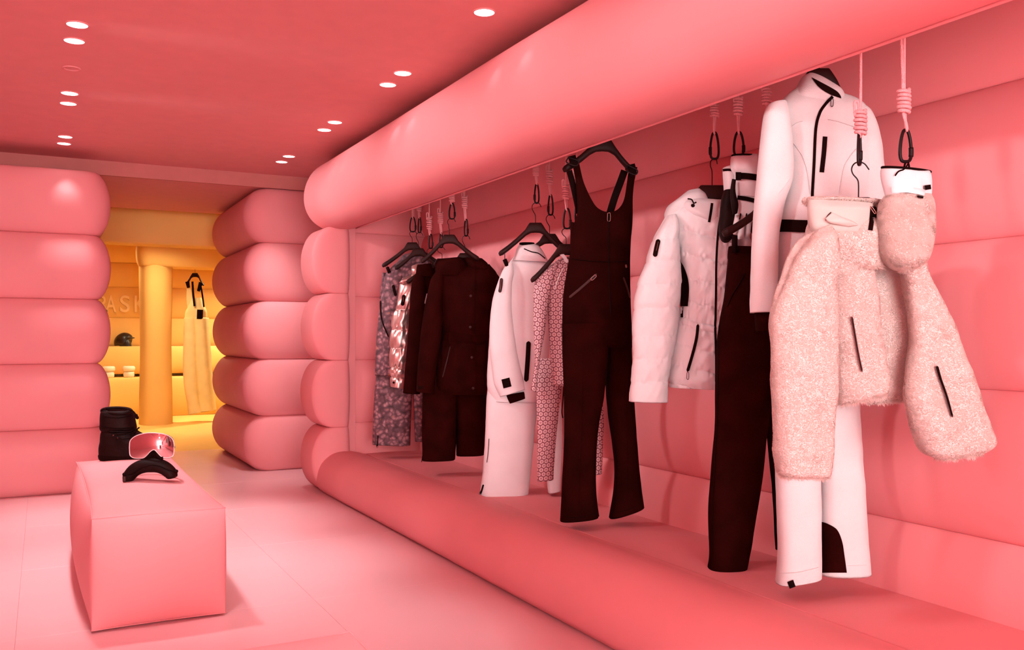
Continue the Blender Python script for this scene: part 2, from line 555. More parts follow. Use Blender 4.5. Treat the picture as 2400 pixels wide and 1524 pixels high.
SILVER = fabric('metallic_puffer', (0.66, 0.46, 0.42), 0.34, bump=0.2, bscale=24, metal=0.85, mottle=0.08)
LEATHER = fabric('black_leather', (0.010, 0.002, 0.0016), 0.6, bump=0.15, bscale=90, spec=0.1, mottle=0.2)
OVERALL = fabric('pale_yellow_cloth', (0.90, 0.68, 0.30), 0.8, bump=0.15, mottle=0.05)
GLOSSBLACK = fabric('matt_black_shell', (0.014, 0.008, 0.006), 0.35, bump=0.0, spec=0.5)
OFFWHITE = fabric('off_white_plastic', (0.9, 0.78, 0.6), 0.4, bump=0.0)
FRAMEW = fabric('clear_pink_frame', (0.92, 0.60, 0.60), 0.3, bump=0.0, spec=0.5)
WALLP = fabric('pink_back_wall', (0.80, 0.30, 0.32), 0.7, bump=0.0, mottle=0.03)

def lamp_mat():
    m, nt, b = new_mat('downlight_glow')
    b.inputs['Base Color'].default_value = (1, 0.95, 0.93, 1)
    b.inputs['Emission Color'].default_value = (1, 0.93, 0.91, 1)
    b.inputs['Emission Strength'].default_value = 6.0
    m.cycles.emission_sampling = 'NONE'
    return m
GLOW = lamp_mat()

def lens_mat():
    m, nt, b = new_mat('mirrored_pink_lens')
    b.inputs['Base Color'].default_value = (0.82, 0.62, 0.62, 1)
    b.inputs['Metallic'].default_value = 1.0
    b.inputs['Roughness'].default_value = 0.06
    b.inputs['Coat Weight'].default_value = 0.6
    return m
LENS = lens_mat()

def floral_mat():
    m, nt, b = new_mat('mauve_printed_cloth')
    L = nt.links.new
    tc = N(nt, 'ShaderNodeTexCoord')
    ns = N(nt, 'ShaderNodeTexNoise', i_Scale=16.0, i_Detail=3.0)
    L(tc.outputs['UV'], ns.inputs['Vector'])
    av = N(nt, 'ShaderNodeVectorMath', operation='MULTIPLY_ADD')
    L(ns.outputs['Color'], av.inputs[0]); av.inputs[1].default_value = (0.05, 0.05, 0.05); L(tc.outputs['UV'], av.inputs[2])
    vo = N(nt, 'ShaderNodeTexVoronoi', i_Scale=34.0)
    L(av.outputs[0], vo.inputs['Vector'])
    r = N(nt, 'ShaderNodeValToRGB')
    cr = r.color_ramp
    cr.elements[0].position = 0.0; cr.elements[0].color = (0.50, 0.27, 0.29, 1)
    cr.elements[1].position = 0.85; cr.elements[1].color = (0.05, 0.02, 0.025, 1)
    e = cr.elements.new(0.28); e.color = (0.36, 0.17, 0.19, 1)
    e = cr.elements.new(0.52); e.color = (0.15, 0.065, 0.08, 1)
    L(vo.outputs['Distance'], r.inputs[0])
    n2 = N(nt, 'ShaderNodeTexNoise', i_Scale=20.0, i_Detail=2.0)
    L(tc.outputs['UV'], n2.inputs['Vector'])
    f = N(nt, 'ShaderNodeMapRange', i_1=0.66, i_2=0.74, i_3=0.0, i_4=0.8)
    L(n2.outputs['Fac'], f.inputs[0])
    n3 = N(nt, 'ShaderNodeTexNoise', i_Scale=28.0, i_Detail=3.0)
    L(av.outputs[0], n3.inputs['Vector'])
    f3 = N(nt, 'ShaderNodeMapRange', i_1=0.46, i_2=0.60, i_3=0.0, i_4=0.55)
    L(n3.outputs['Fac'], f3.inputs[0])
    mxb = N(nt, 'ShaderNodeMix', data_type='RGBA')
    L(f3.outputs[0], mxb.inputs['Factor']); L(r.outputs[0], mxb.inputs['A']); mxb.inputs['B'].default_value = (0.10, 0.045, 0.06, 1)
    mx = N(nt, 'ShaderNodeMix', data_type='RGBA')
    L(f.outputs[0], mx.inputs['Factor']); L(mxb.outputs['Result'], mx.inputs['A']); mx.inputs['B'].default_value = (0.55, 0.16, 0.05, 1)
    L(mx.outputs['Result'], b.inputs['Base Color'])
    b.inputs['Roughness'].default_value = 0.7
    return m
FLORAL = floral_mat()

def geo_mat():
    """rows of pale octagons, each with a dark diamond and a pale heart, on mauve"""
    m, nt, b = new_mat('octagon_knit')
    L = nt.links.new
    tc = N(nt, 'ShaderNodeTexCoord')
    sp = N(nt, 'ShaderNodeSeparateXYZ'); L(tc.outputs['UV'], sp.inputs[0])
    W, H = 0.0245, 0.0440
    def cell(off):
        x = math_n(nt, 'MULTIPLY', math_n(nt, 'ABSOLUTE', math_n(nt, 'SUBTRACT', math_n(nt, 'FRACT', math_n(nt, 'ADD', math_n(nt, 'DIVIDE', sp.outputs[0], W), off)), 0.5)), W)
        y = math_n(nt, 'MULTIPLY', math_n(nt, 'ABSOLUTE', math_n(nt, 'SUBTRACT', math_n(nt, 'FRACT', math_n(nt, 'ADD', math_n(nt, 'DIVIDE', sp.outputs[1], H), off)), 0.5)), H)
        s = math_n(nt, 'ADD', x, y)
        octa = math_n(nt, 'MAXIMUM', math_n(nt, 'MAXIMUM', x, y), math_n(nt, 'MULTIPLY', s, 0.72))
        return octa, s
    oa, sa = cell(10.0); ob, sb = cell(10.5)
    o = math_n(nt, 'MINIMUM', oa, ob); s = math_n(nt, 'MINIMUM', sa, sb)
    ring = math_n(nt, 'LESS_THAN', o, 0.0098)
    dia = math_n(nt, 'LESS_THAN', s, 0.0062)
    core = math_n(nt, 'LESS_THAN', s, 0.0024)
    pale = math_n(nt, 'ADD', math_n(nt, 'SUBTRACT', ring, dia), core)
    mx = N(nt, 'ShaderNodeMix', data_type='RGBA')
    L(pale, mx.inputs['Factor'])
    mx.inputs['A'].default_value = (0.27, 0.10, 0.115, 1); mx.inputs['B'].default_value = (0.80, 0.55, 0.56, 1)
    L(mx.outputs['Result'], b.inputs['Base Color'])
    b.inputs['Roughness'].default_value = 0.85
    return m
GEO = geo_mat()

# ------------------------------------------------------------------ structure: floor, ceiling, walls
Z_CEIL, Z_PASS = 2.565, 2.45
Y_END, Y_FASCIA, Y_YEL = 15.2, 7.83, 9.65

fl = mesh('floor', *box_data(-2.2, 4.2, -4.6, Y_YEL, -0.12, -0.006), GROUT, None, smooth=False)
tag(fl, 'glossy pink vinyl floor laid in large square tiles', kind='structure')
TS = 1.15
tile_me = None
for i in range(-2, 2):
    for j in range(-8, 5):
        x0 = -0.0906 + i * TS; y0 = 5.05 + j * TS
        x1, y1 = x0 + TS, min(y0 + TS, Y_YEL)
        if y0 >= Y_YEL - 0.05: continue
        full = abs(y1 - y0 - TS) < 1e-6
        if full and tile_me is not None:
            o = bpy.data.objects.new('floor_tile', tile_me); COL.objects.link(o)
            o.parent = fl; o.location = Vector((x0, y0, 0)) - fl.location
        else:
            V, Fc = box_data(0.0005, TS - 0.0005, 0.0005, (y1 - y0) - 0.0005, -0.006, 0.0, 0.0005)
            o = mesh('floor_tile', V + wloc(fl), Fc, FLOORP, fl, smooth=False)
            o.location = Vector((x0, y0, 0)) - fl.location
            if full: tile_me = o.data

c = mesh('ceiling', *box_data(-2.2, 2.6, -4.6, Y_FASCIA, Z_CEIL, Z_CEIL + 0.1), CEILP, None, smooth=False)
tag(c, 'smooth pink painted ceiling with paired downlights', kind='structure')
c = mesh('ceiling', *box_data(-2.2, 4.2, Y_FASCIA + 0.03, 9.75, Z_PASS + 0.004, Z_PASS + 0.2), CEILP, None, smooth=False)
tag(c, 'lower pink ceiling over the passage to the yellow room', kind='structure')
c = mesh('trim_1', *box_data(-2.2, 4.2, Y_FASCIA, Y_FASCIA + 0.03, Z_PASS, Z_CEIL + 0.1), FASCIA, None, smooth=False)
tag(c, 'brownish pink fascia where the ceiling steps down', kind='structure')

# left inflatable wall (five tubes)
w = empty('wall_left', (-0.6, 8.4, 0), 'pink inflatable wall of five stacked tubes left of the passage', kind='structure')
zs = [0, 0.478, 0.96, 1.441, 1.923, 2.40]
for k in range(5):
    cushion('wall_tube', PINK, w, -2.0, 0.37, 7.41, 9.5, zs[k], zs[k + 1], (0.05, 0.095, 0.075, 0.06), r=0.10, seed=k + 1)
# right inflatable block beside the passage
w = empty('wall_back', (2.6, 8.7, 0), 'pink inflatable wall of five stacked tubes right of the passage', kind='structure')
zs = [0, 0.475, 0.968, 1.472, 1.980, 2.45]
for k in range(5):
    cushion('wall_tube', PINK, w, 1.68, 3.9, 7.87, 9.6, zs[k], zs[k + 1], (0.145, 0.05, 0.07, 0.06), r=0.09, seed=k + 11)

# unseen sides of the shop room
w = mesh('wall_side', *box_data(-2.3, -2.2, -4.6, 9.6, 0, Z_CEIL), WALLP, None, smooth=False); tag(w, 'plain pink side wall of the shop', kind='structure')
vf = [box_data(-2.2, -2.1, -4.6, -4.5, 0, Z_CEIL), box_data(1.45, 3.0, -4.6, -4.5, 0, Z_CEIL), box_data(-2.1, 1.45, -4.6, -4.5, 2.48, Z_CEIL)]
w = mesh('wall_front', *merge(vf), WALLP, None, smooth=False); tag(w, 'pink shop front wall around the wide entrance', kind='structure')

# alcove: back wall, end wall, platform
SEAM = [0.0, 0.505, 0.985, 1.468, 1.955, 2.45]
wr_ = empty('wall_right', (2.8, 3.0, 0), 'pink padded back wall of the clothes alcove in horizontal tubes', kind='structure')
for k in range(5):
    cushion('wall_tube', PINK, wr_, 2.69, 2.95, -4.5, 6.62, SEAM[k], SEAM[k + 1], (0.065, 0.0, 0.0, 0.0), r=0.01, ncorner=3, seed=k + 21, p=0.7)
we = empty('wall_end', (2.4, 6.7, 0), 'pink padded end wall of the clothes alcove beside the post', kind='structure')
for k in range(5):
    cushion('wall_tube', PINK, we, 2.10, 2.70, 6.62, 6.92, SEAM[k], SEAM[k + 1], (0.0, 0.0, 0.05, 0.0), r=0.01, ncorner=3, seed=k + 31, p=0.7)
c = mesh('ceiling', *box_data(1.95, 2.95, -4.5, 6.92, 2.455, 2.50), CEILP, None, smooth=False); tag(c, 'low pink top panel over the hanging clothes', kind='structure')
t_ = mesh('trim_2', *box_data(2.045, 2.105, 6.58, 6.90, 0.24, 2.0, 0.004), PINK, None, smooth=False); tag(t_, 'narrow upright pink strip between post and alcove end wall', kind='structure')

# platform inside the alcove: a padded deck
def platform():
    ny, nx = 90, 14
    V = []
    for i in range(ny):
        y = -4.45 + (6.66 + 4.45) * i / (ny - 1)
        for j in range(nx):
            x = 2.06 + 0.66 * j / (nx - 1)
            f = j / (nx - 1)
            z = 0.262 + 0.012 * math.sin(math.pi * min(1, f * 1.05)) + 0.005 * float(vnoise(np.array(x * 2.2), np.array(y * 1.6), np.array(0.3)))
            V.append((x, y, z))
    n = len(V)
    V2 = V + [(x, y, 0.03) for (x, y, z) in V]
    Fc = [f[::-1] for f in grid_faces(ny, nx, closed=False)]
    Fb = [tuple(i + n for i in f[::-1]) for f in Fc]
    edge = [j for j in range(nx)] + [i * nx + nx - 1 for i in range(1, ny)] + [(ny - 1) * nx + j for j in range(nx - 2, -1, -1)] + [i * nx for i in range(ny - 2, 0, -1)]
    Fs = [(edge[(i + 1) % len(edge)], edge[i], edge[i] + n, edge[(i + 1) % len(edge)] + n) for i in range(len(edge))]
    return np.array(V2), [f[::-1] for f in Fc] and (Fc + Fb + Fs)
V, Fc = platform()
p_ = mesh('alcove_platform', V, Fc, PINK, None, sharp=50)
tag(p_, 'padded pink platform floor under the hanging clothes', 'platform', kind='structure')

# inflatable frame: valance, post, rail
fr = empty('inflatable_archway', (1.95, 4.0, 0), 'large pink inflatable frame around the row of hanging ski clothes', 'display frame')
def extrude_y(sec, y0, y1, n=60, endr=0.16, wob=0.006, seed=0, m=56):
    """closed XZ section swept along Y, swelling shut at the far end"""
    sec = np.array(sec, float)
    P = crom(np.vstack([sec, sec[:1]]), m + 1)[:-1]
    c0 = P.mean(0)
    V = []
    ys = np.concatenate([np.linspace(y0, y1 - endr, n), y1 - endr + endr * np.sin(np.linspace(0.12, math.pi / 2, 12))])
    for y in ys:
        f = max(0.0, (y - (y1 - endr)) / endr)
        sc = math.sqrt(max(0.0, 1 - f ** 2.6)) * 0.75 + 0.25 if f > 0 else 1.0
        q = c0 + (P - c0) * sc
        dv = wob * vnoise(P[:, 0] * 4 + seed, np.full(len(P), y * 1.1), P[:, 1] * 4)
        r = P - c0; r = r / np.linalg.norm(r, axis=1, keepdims=True)
        q = q + r * dv[:, None]
        V.append(np.column_stack([q[:, 0], np.full(len(P), y), q[:, 1]]))
    k = len(ys)
    Fc = grid_faces(k, len(P)) + [tuple(range(len(P)))[::-1], tuple((k - 1) * len(P) + j for j in range(len(P)))]
    return np.vstack(V), Fc
val = [(2.09, 1.985), (2.03, 1.972), (1.93, 1.972), (1.83, 2.02), (1.765, 2.11), (1.745, 2.22), (1.77, 2.34), (1.835, 2.435), (1.95, 2.49), (2.08, 2.49), (2.14, 2.40), (2.14, 2.10), (2.115, 2.0)]
V, Fc = extrude_y(val, -4.45, 6.86, endr=0.22, seed=3)
vo = mesh('valance', V, Fc, PINK, fr, sharp=60)
sweep('piping', [(2.105, y, 1.983) for y in np.linspace(-4.4, 6.55, 40)], 0.0055, PINK, vo, nseg=6)
rail = [(1.86, 0.004), (1.815, 0.05), (1.805, 0.13), (1.83, 0.22), (1.90, 0.285), (1.99, 0.305), (2.09, 0.292), (2.15, 0.265), (2.15, 0.10), (2.12, 0.004), (2.0, 0.002)]
V, Fc = extrude_y(rail, -4.45, 6.62, endr=0.06, seed=9)
ro = mesh('base_rail', V, Fc, PINK, fr, sharp=60)
sweep('piping', [(2.165 + 0.006 * float(vnoise(np.array(y), np.array(0.0), np.array(1.0))), y, 0.272) for y in np.linspace(-4.4, 6.5, 60)], 0.004, PINK, ro, nseg=6)
zs = [0.0, 0.485, 0.985, 1.486, 1.983]
for k in range(4):
    cushion('post_cushion', PINK, fr, 1.90, 2.045, 6.53, 6.93, zs[k], zs[k + 1], (0.135, 0.012, 0.03, 0.05), r=0.045, seed=k + 41, p=0.55)

# ------------------------------------------------------------------ yellow room behind the passage
f = mesh('floor', *box_data(-3.0, 6.0, Y_YEL, Y_END + 0.3, -0.1, 0.0), YFLOOR, None, smooth=False); tag(f, 'yellow floor of the far room', kind='structure')
c = mesh('ceiling', *box_data(-3.0, 6.0, 9.75, Y_END + 0.3, 2.62, 2.7), YELLOW, None, smooth=False); tag(c, 'yellow ceiling of the far room', kind='structure')
w = mesh('wall_far_side', *merge([box_data(-3.1, -3.0, 9.6, Y_END + 0.3, 0, 2.7), box_data(6.0, 6.1, 9.6, Y_END + 0.3, 0, 2.7)]), YELLOW, None, smooth=False); tag(w, 'yellow side walls of the far room', kind='structure')
b_ = empty('trim_3', (1.0, 10.3, 2.2), 'yellow inflatable beam over the far room entrance', kind='structure')
V, Fc = cushion_data(-1.5, 4.5, 10.2, 10.5, 2.15, 2.61, (0, 0, 0.06, 0.05), r=0.03, seed=50)
mesh('beam_tube', V, Fc, YELLOW, b_, sharp=70)
yw = empty('wall_far', (1.0, 15.0, 0), 'yellow padded wall at the end of the far room', kind='structure')
ys_ = [0.0, 0.55, 1.0, 1.46, 1.93, 2.30, 2.62]
for k in range(6):
    cushion('wall_tube', YELLOW, yw, -3.0, 6.0, 14.85, 15.15, ys_[k], ys_[k + 1], (0, 0, 0.06, 0), r=0.02, ncorner=3, seed=60 + k, p=0.7)
for k, (y0, z0, z1, lb) in enumerate(((14.45, 0.62, 1.03, 'upper'), (14.1, 0.0, 0.575, 'lower'))):
    st = empty('padded_step', (1.2, y0 + 0.2, z0), 'yellow padded ' + lb + ' step along the far yellow wall', 'display step')
    cushion('step_cushion', YELLOW, st, -2.9, 5.9, y0, 14.78, z0, z1, (0, 0, 0.05, 0), r=0.06, seed=70 + k)
# yellow frame with post
yf = empty('inflatable_post_frame', (1.4, 12.66, 0), 'yellow inflatable column with an arm-like beam in the far room', 'display frame')
Pc = U(369, 997, 11.84)
cx_, cy_ = Pc[0], Pc[1] + 0.2
rows = []
V = []
for z in np.linspace(0, 2.14, 24):
    for a in np.linspace(0, 2 * math.pi, 40, endpoint=False):
        bul = 0.2 + 0.012 * math.sin(3 * a + 0.6) + 0.008 * math.cos(z * 3)
        V.append((cx_ + bul * (abs(math.cos(a)) ** 0.75) * math.copysign(1, math.cos(a)), cy_ + bul * (abs(math.sin(a)) ** 0.75) * math.copysign(1, math.sin(a)), z))
mesh('post', np.array(V), grid_faces(24, 40) + [tuple(range(40))[::-1], tuple(23 * 40 + j for j in range(40))], YELLOW, yf, sharp=70)
V, Fc = cushion_data(cx_ - 0.19, cx_ + 3.0, cy_ - 0.2, cy_ + 0.2, 2.10, 2.46, (0.05, 0, 0.05, 0.05), r=0.10, seed=81)
mesh('beam_arm', V, Fc, YELLOW, yf, sharp=70)

# raised lettering on the far wall
sg = empty('wall_lettering', (1.0, 14.78, 1.55), 'raised pale letters reading RA SK on the yellow wall', 'lettering')
def letter(ch, u0, sx=0.74, h=0.25):
    cu = bpy.data.curves.new('letter', 'FONT'); cu.body = ch; cu.size = h / 0.70; cu.extrude = 0.02; cu.bevel_depth = 0.006
    ob = bpy.data.objects.new('letter_tmp', cu); COL.objects.link(ob)
    me = bpy.data.meshes.new_from_object(ob.evaluated_get(bpy.context.evaluated_depsgraph_get()))
    bpy.data.objects.remove(ob)
    me.materials.clear(); me.materials.append(LETTER)
    o = bpy.data.objects.new('letter', me); COL.objects.link(o); o.parent = sg
    d = 14.78 / (math.cos(YAW) - (u0 - CX) / F_PX * math.sin(YAW))
    p = U(u0, 731, d)
    o.rotation_euler = (math.pi / 2, 0, 0); o.scale = (sx, 1, 1)
    o.location = Vector((p[0], 14.785, p[2])) - sg.location
bpy.context.view_layer.update()
for ch, u0, sx in (('R', 226, 0.74), ('A', 248, 0.58), ('S', 279, 0.95), ('K', 312, 0.8)):
    letter(ch, u0, sx)

# yellow room lamps; the last is unseen, added to spill into the passage
def round_lamp(name, loc, label, watts, color, r=0.045, group=None, spot=80, blend=0.9, aim=None, glow=True):
    t = empty(name, loc, label, 'downlight', group)
    x, y, z = loc
    n = 28
    ring = []
    for (rr, dz) in ((r * 1.12, 0.0), (r * 1.12, -0.003), (r * 1.0, -0.004), (r * 0.96, 0.0)):
        ring += [(x + rr * math.cos(2 * math.pi * j / n), y + rr * math.sin(2 * math.pi * j / n), z + dz) for j in range(n)]
    mesh('trim_ring', np.array(ring), grid_faces(4, n), CEILP if glow else FASCIA, t)
    if glow:
        ds = [(x + r * k * math.cos(2 * math.pi * j / n), y + r * k * math.sin(2 * math.pi * j / n), z - 0.002 - dz) for k, dz in ((1.0, 0), (0.6, 0.0015)) for j in range(n)]
        mesh('diffuser', np.array(ds), grid_faces(2, n) + [tuple(n + j for j in range(n))], GLOW, t)
        l = bpy.data.lights.new('downlight_beam', 'SPOT')
        l.energy = watts; l.color = color; l.spot_size = math.radians(spot); l.spot_blend = blend; l.shadow_soft_size = r * 2.2
        o = bpy.data.objects.new('downlight_beam', l); COL.objects.link(o); o.parent = t
        o.location = (0, 0, -0.02)
        if aim is not None:
            dv = Vector(aim) - Vector(loc)
            o.rotation_euler = dv.to_track_quat('-Z', 'Y').to_euler()
    return t
for k, (x, y, lb) in enumerate(((0.9, 13.3, 'left'), (2.7, 13.5, 'right'), (1.3, 12.0, 'near'), (0.9, 11.1, 'nearest'))):
    round_lamp('downlight', (x, y, 2.618), 'warm round downlight in the yellow room ceiling, ' + lb + ' one', YELLOW_W * (4.2 if k == 1 else 1.1), (1.0, 0.88, 0.58), spot=140)

# ------------------------------------------------------------------ ceiling downlights
def ceil_pt(u, v):
    d = (Z_CEIL - EYE[2]) * F_PX / (HZ - v)
    return U(u, v, d)
LEFT = [(181, 57), (174, 95), (163, 218), (160, 242), (153, 320), (150, 336)]
RIGHT = [(1135, 28), (944, 171), (909, 198), (785, 286), (760, 304), (677, 366), (660, 379)]
od = ['nearest', 'second nearest', 'third', 'fourth', 'fifth', 'sixth', 'farthest']
def aim_for(k, x, y):
    """left-row lamps are tilted in turn at the alcove and at the floor"""
    back = 0.62 if y > 6.5 else 0.25
    return (2.1, y + 0.1 - back, 1.74) if k % 2 == 0 else (x + 0.25, y - back, 0.0)
for k, (u, v) in enumerate(LEFT):
    p = ceil_pt(u, v)
    round_lamp('downlight', (p[0], p[1], Z_CEIL - 0.001), 'round white downlight, ' + (od[k] if k < 5 else 'farthest') + ' lamp of the left ceiling row', SPOT_W * (2.6 if k % 2 == 0 else 2.6), LIGHT_COL, group='left row of downlights', spot=(64 if k % 2 == 0 else 66) if k < 4 else 54, aim=aim_for(k, p[0], p[1]))
for k, (u, v) in enumerate(RIGHT):
    p = ceil_pt(u, v)
    round_lamp('downlight', (p[0], p[1], Z_CEIL - 0.001), 'round white downlight, ' + od[k] + ' lamp of the row beside the pink valance', SPOT_W * 1.0, LIGHT_COL, group='right row of downlights', spot=(38 if k < 5 else 66), aim=((p[0] - 0.62, p[1], 0) if k < 5 else (p[0] - 0.05, p[1] + 0.6, 1.0)))
# the two rows go on overhead and behind the photographer
for k, y in enumerate((3.22, 2.97, 1.95, 1.70, 0.68, 0.43)):
    round_lamp('downlight', (0.14, y, Z_CEIL - 0.001), 'round white downlight of the left row out of view, ' + od[k] + ' from the bench', SPOT_W * (1.7 if k % 2 == 0 else 2.2), LIGHT_COL, group='left row of downlights', spot=66, aim=(aim_for(k, 0.14, y) if k % 2 == 0 else ((0.43, 1.6, 0.44) if k == 3 else (0.35, 4.2 + 0.5 * k, 0.45 + 0.15 * k))))
for k, y in enumerate((3.22, 2.20, 1.95, 0.93, 0.68, -0.34)):
    round_lamp('downlight', (1.70, y, Z_CEIL - 0.001), 'round white downlight beside the valance out of view, ' + od[k] + ' from the post', SPOT_W * 1.0, LIGHT_COL, group='right row of downlights', spot=38, aim=(1.08, y, 0))
p = ceil_pt(168, 160)
x, y = p[0], p[1]
n = 36
V = []
for (rr, dz) in ((0.046, 0), (0.046, -0.004), (0.036, -0.005), (0.034, 0)):
    V += [(x + rr * math.cos(2 * math.pi * j / n), y + rr * math.sin(2 * math.pi * j / n), Z_CEIL + dz) for j in range(n)]
o = mesh('ceiling_ring', np.array(V), grid_faces(4, n), CEILP, None); tag(o, 'thin unlit pink ring on the ceiling between the left downlights', 'ceiling ring')

# ------------------------------------------------------------------ benches
def bench(label, lo, hi):
    t = empty('padded_bench', ((lo[0] + hi[0]) / 2, (lo[1] + hi[1]) / 2, 0), label, 'bench')
    puffbox('cushion_body', PINK, t, lo, hi, (0.05, 0.055, 0.055), n=26, pw=0.62, inset=0.014)
    x0, y0, z0 = lo; x1, y1, z1 = hi
    for nm, pts in (('piping', [(x0, y0, z1), (x1, y0, z1), (x1, y1, z1), (x0, y1, z1)]), ('piping', [(x0, y0, z0), (x1, y0, z0), (x1, y1, z0), (x0, y1, z0)])):
        P = []
        for i in range(4):
            a, b = np.array(pts[i]), np.array(pts[(i + 1) % 4])
            for s in np.linspace(0, 1, 16, endpoint=False): P.append(a + (b - a) * s)
        P = np.array(P)
        V = P.copy()
        # follow the sagging edge
        px = (P[:, 0] - (x0 + x1) / 2) / ((x1 - x0) / 2); py = (P[:, 1] - (y0 + y1) / 2) / ((y1 - y0) / 2)
        sx = np.sign(px) * (np.abs(px) > 0.999) * (1 - py ** 2) ** 0.8 * 0.012; sy = np.sign(py) * (np.abs(py) > 0.999) * (1 - px ** 2) ** 0.8 * 0.012
        V[:, 0] -= sx; V[:, 1] -= sy
        sweep(nm, V, 0.0022, PINK, t, nseg=6, closed=True, up=UP)
    return t
bench('pink padded bench carrying the boot and ski goggles', (0.17, 3.84, 0.012), (0.672, 5.65, 0.447))
bench('pink padded bench cut off by the bottom edge of the picture', (0.20, 0.55, 0.012), (0.66, 2.10, 0.44))

# ------------------------------------------------------------------ hanging hardware
def wire_pts(pl, d, n=40):
    return crom([U(u, v, d + (0 if len(q) == 0 else q[0])) for (u, v, *q) in pl], n)

def hanger(label, apex, left, right, d, top, group='dark hangers', hook=None, dl=0.0, dr=0.0, clips=None, nb=1.0):
    """apex = (u, v) top centre of the neck block; left/right = arm ends; top = (u, v) of the hook's crown"""
    base = U(apex[0], apex[1], d)
    t = empty('clothes_hanger', base, label, 'hanger', group)
    k = d / F_PX
    au, av = apex
    def half(end, sg):
        La = abs(end[0] - au) * k; De = (av - end[1]) * k
        n_ = nb
        tp = [(0, 0), (0.032 * n_, 0.0), (0.041 * n_, -0.012 * n_), (0.058 * n_, -0.040 * n_)]
        bt = [(0, -0.056 * n_), (0.026 * n_, -0.058 * n_), (0.052 * n_, -0.072 * n_)]
        ax, ay = 0.058 * n_, -0.040 * n_
        for f in (0.35, 0.7, 0.9): tp.append((ax + (La - 0.012 - ax) * f, ay + (De + 0.016 - ay) * f - 0.006 * math.sin(math.pi * f)))
        tp += [(La - 0.006, De + 0.012), (La, De + 0.001)]
        bx, by = 0.052 * n_, -0.072 * n_
        for f in (0.35, 0.7, 0.9): bt.append((bx + (La - 0.012 - bx) * f, by + (De - 0.020 - by) * f - 0.004 * math.sin(math.pi * f)))
        bt += [(La - 0.006, De - 0.016), (La, De - 0.001)]
        xs = np.unique(np.concatenate([np.linspace(0, 0.07 * n_, 16), np.linspace(0.07 * n_, La - 0.02, 20), La - 0.02 * np.cos(np.linspace(0, math.pi / 2, 9))]))
        tp = np.array(tp); bt = np.array(bt)
        return [(sg * x, np.interp(x, tp[:, 0], tp[:, 1]), np.interp(x, bt[:, 0], bt[:, 1]), x / La) for x in xs]
    cols = half(left, -1)[::-1][:-1] + half(right, 1)
    ns = 18
    ph = np.linspace(0, 2 * math.pi, ns, endpoint=False)
    cx_s = np.sign(np.cos(ph)) * np.abs(np.cos(ph)) ** 0.75; sx_s = np.sign(np.sin(ph)) * np.abs(np.sin(ph)) ** 0.75
    V = []
    for (x, zt, zb, f) in cols:
        th = np.interp(f, [0, 0.25, 0.6, 0.9, 0.97, 1], [0.013, 0.013, 0.018, 0.022, 0.015, 0.003])
        dd = d + (dl if x < 0 else dr) * f
        c0 = U(au, av, dd) + RT * x + UP * (zt + zb) / 2
        hz = max((zt - zb) / 2, 0.001)
        V.append(c0 + UP * (hz * cx_s)[:, None] - FW * (th * sx_s)[:, None])
    nc_ = len(cols)
    mesh('hanger_body', np.vstack(V), grid_faces(nc_, ns) + [tuple(range(ns))[::-1], tuple((nc_ - 1) * ns + q for q in range(ns))], HANGER, t, sharp=60)
    # hook
    tu, tv = top
    w = 0.024 / k
    H = max(av - tv, 0.05 / k)
    hp = [(au, av + 3), (au, av - 0.30 * H), (au - 0.12 * w, av - 0.42 * H), (tu - 0.75 * w, tv + 0.42 * H), (tu - 1.0 * w, tv + 0.24 * H), (tu - 0.75 * w, tv + 0.08 * H), (tu, tv - 0.005), (tu + 0.7 * w, tv + 0.05 * H), (tu + 1.1 * w, tv + 0.22 * H)] if hook is None else hook
    sweep('hook', [U(u, v, d) for u, v in hp], 0.0021, BLACKM, t, nseg=8, n=60)
    if clips:
        for (cu, cv0, cv1) in clips:
            sweep('clip_bar', [U(cu, cv0, d), U(cu, cv1, d)], 0.002, BLACKM, t, nseg=6)
            V, Fc = sweep_data([U(cu - 0.5, cv1 - 4, d - 0.012), U(cu + 0.015 / k, cv1 + 0.03 / k, d - 0.012)], 0.012, 6)
            mesh('clip', V, Fc, BLACKTRIM, t)
    return t

def carabiner(label, box, d, tilt=0.0, gate=1, r=0.0048):
    """box = (u0, v0, u1, v1) pear-shaped ring, wide end down"""
    u0, v0, u1, v1 = box
    base = U((u0 + u1) / 2, v1, d)
    t = empty('carabiner', base, label, 'carabiner', 'black carabiners on the ropes')
    k = d / F_PX
    hw = (u1 - u0) / 2 - r / k; cu = (u0 + u1) / 2
    full = 0.030 / k
    depth = 0.0
    if hw < full * 0.9: depth = math.sqrt(max(0.0, 0.021 ** 2 - (hw * k) ** 2))
    pts = []
    n = 60
    for i in range(n):
        a = 2 * math.pi * i / n
        y = -math.cos(a)                     # -1 top, 1 bottom
        x = math.sin(a)
        wf = (0.50 + 0.50 * (0.5 + 0.5 * y) ** 0.8) * np.sign(x) * abs(x) ** 0.55 * (1.0 if y < 0.3 else 1.0)
        yy = np.sign(y) * abs(y) ** 0.95
        vv = (v0 + v1) / 2 + yy * ((v1 - v0) / 2 - r / k)
        pts.append(U(cu + wf * hw + tilt * (vv - v0), vv, d + depth * wf))
    sweep('ring', pts, r, BLACKM, t, nseg=10, closed=True)
    i0 = int(n * (0.27 if gate > 0 else 0.64)); seg = pts[i0:i0 + 7]
    sweep('gate_sleeve', seg, r * 1.45, BLACKM, t, nseg=10)
    return t

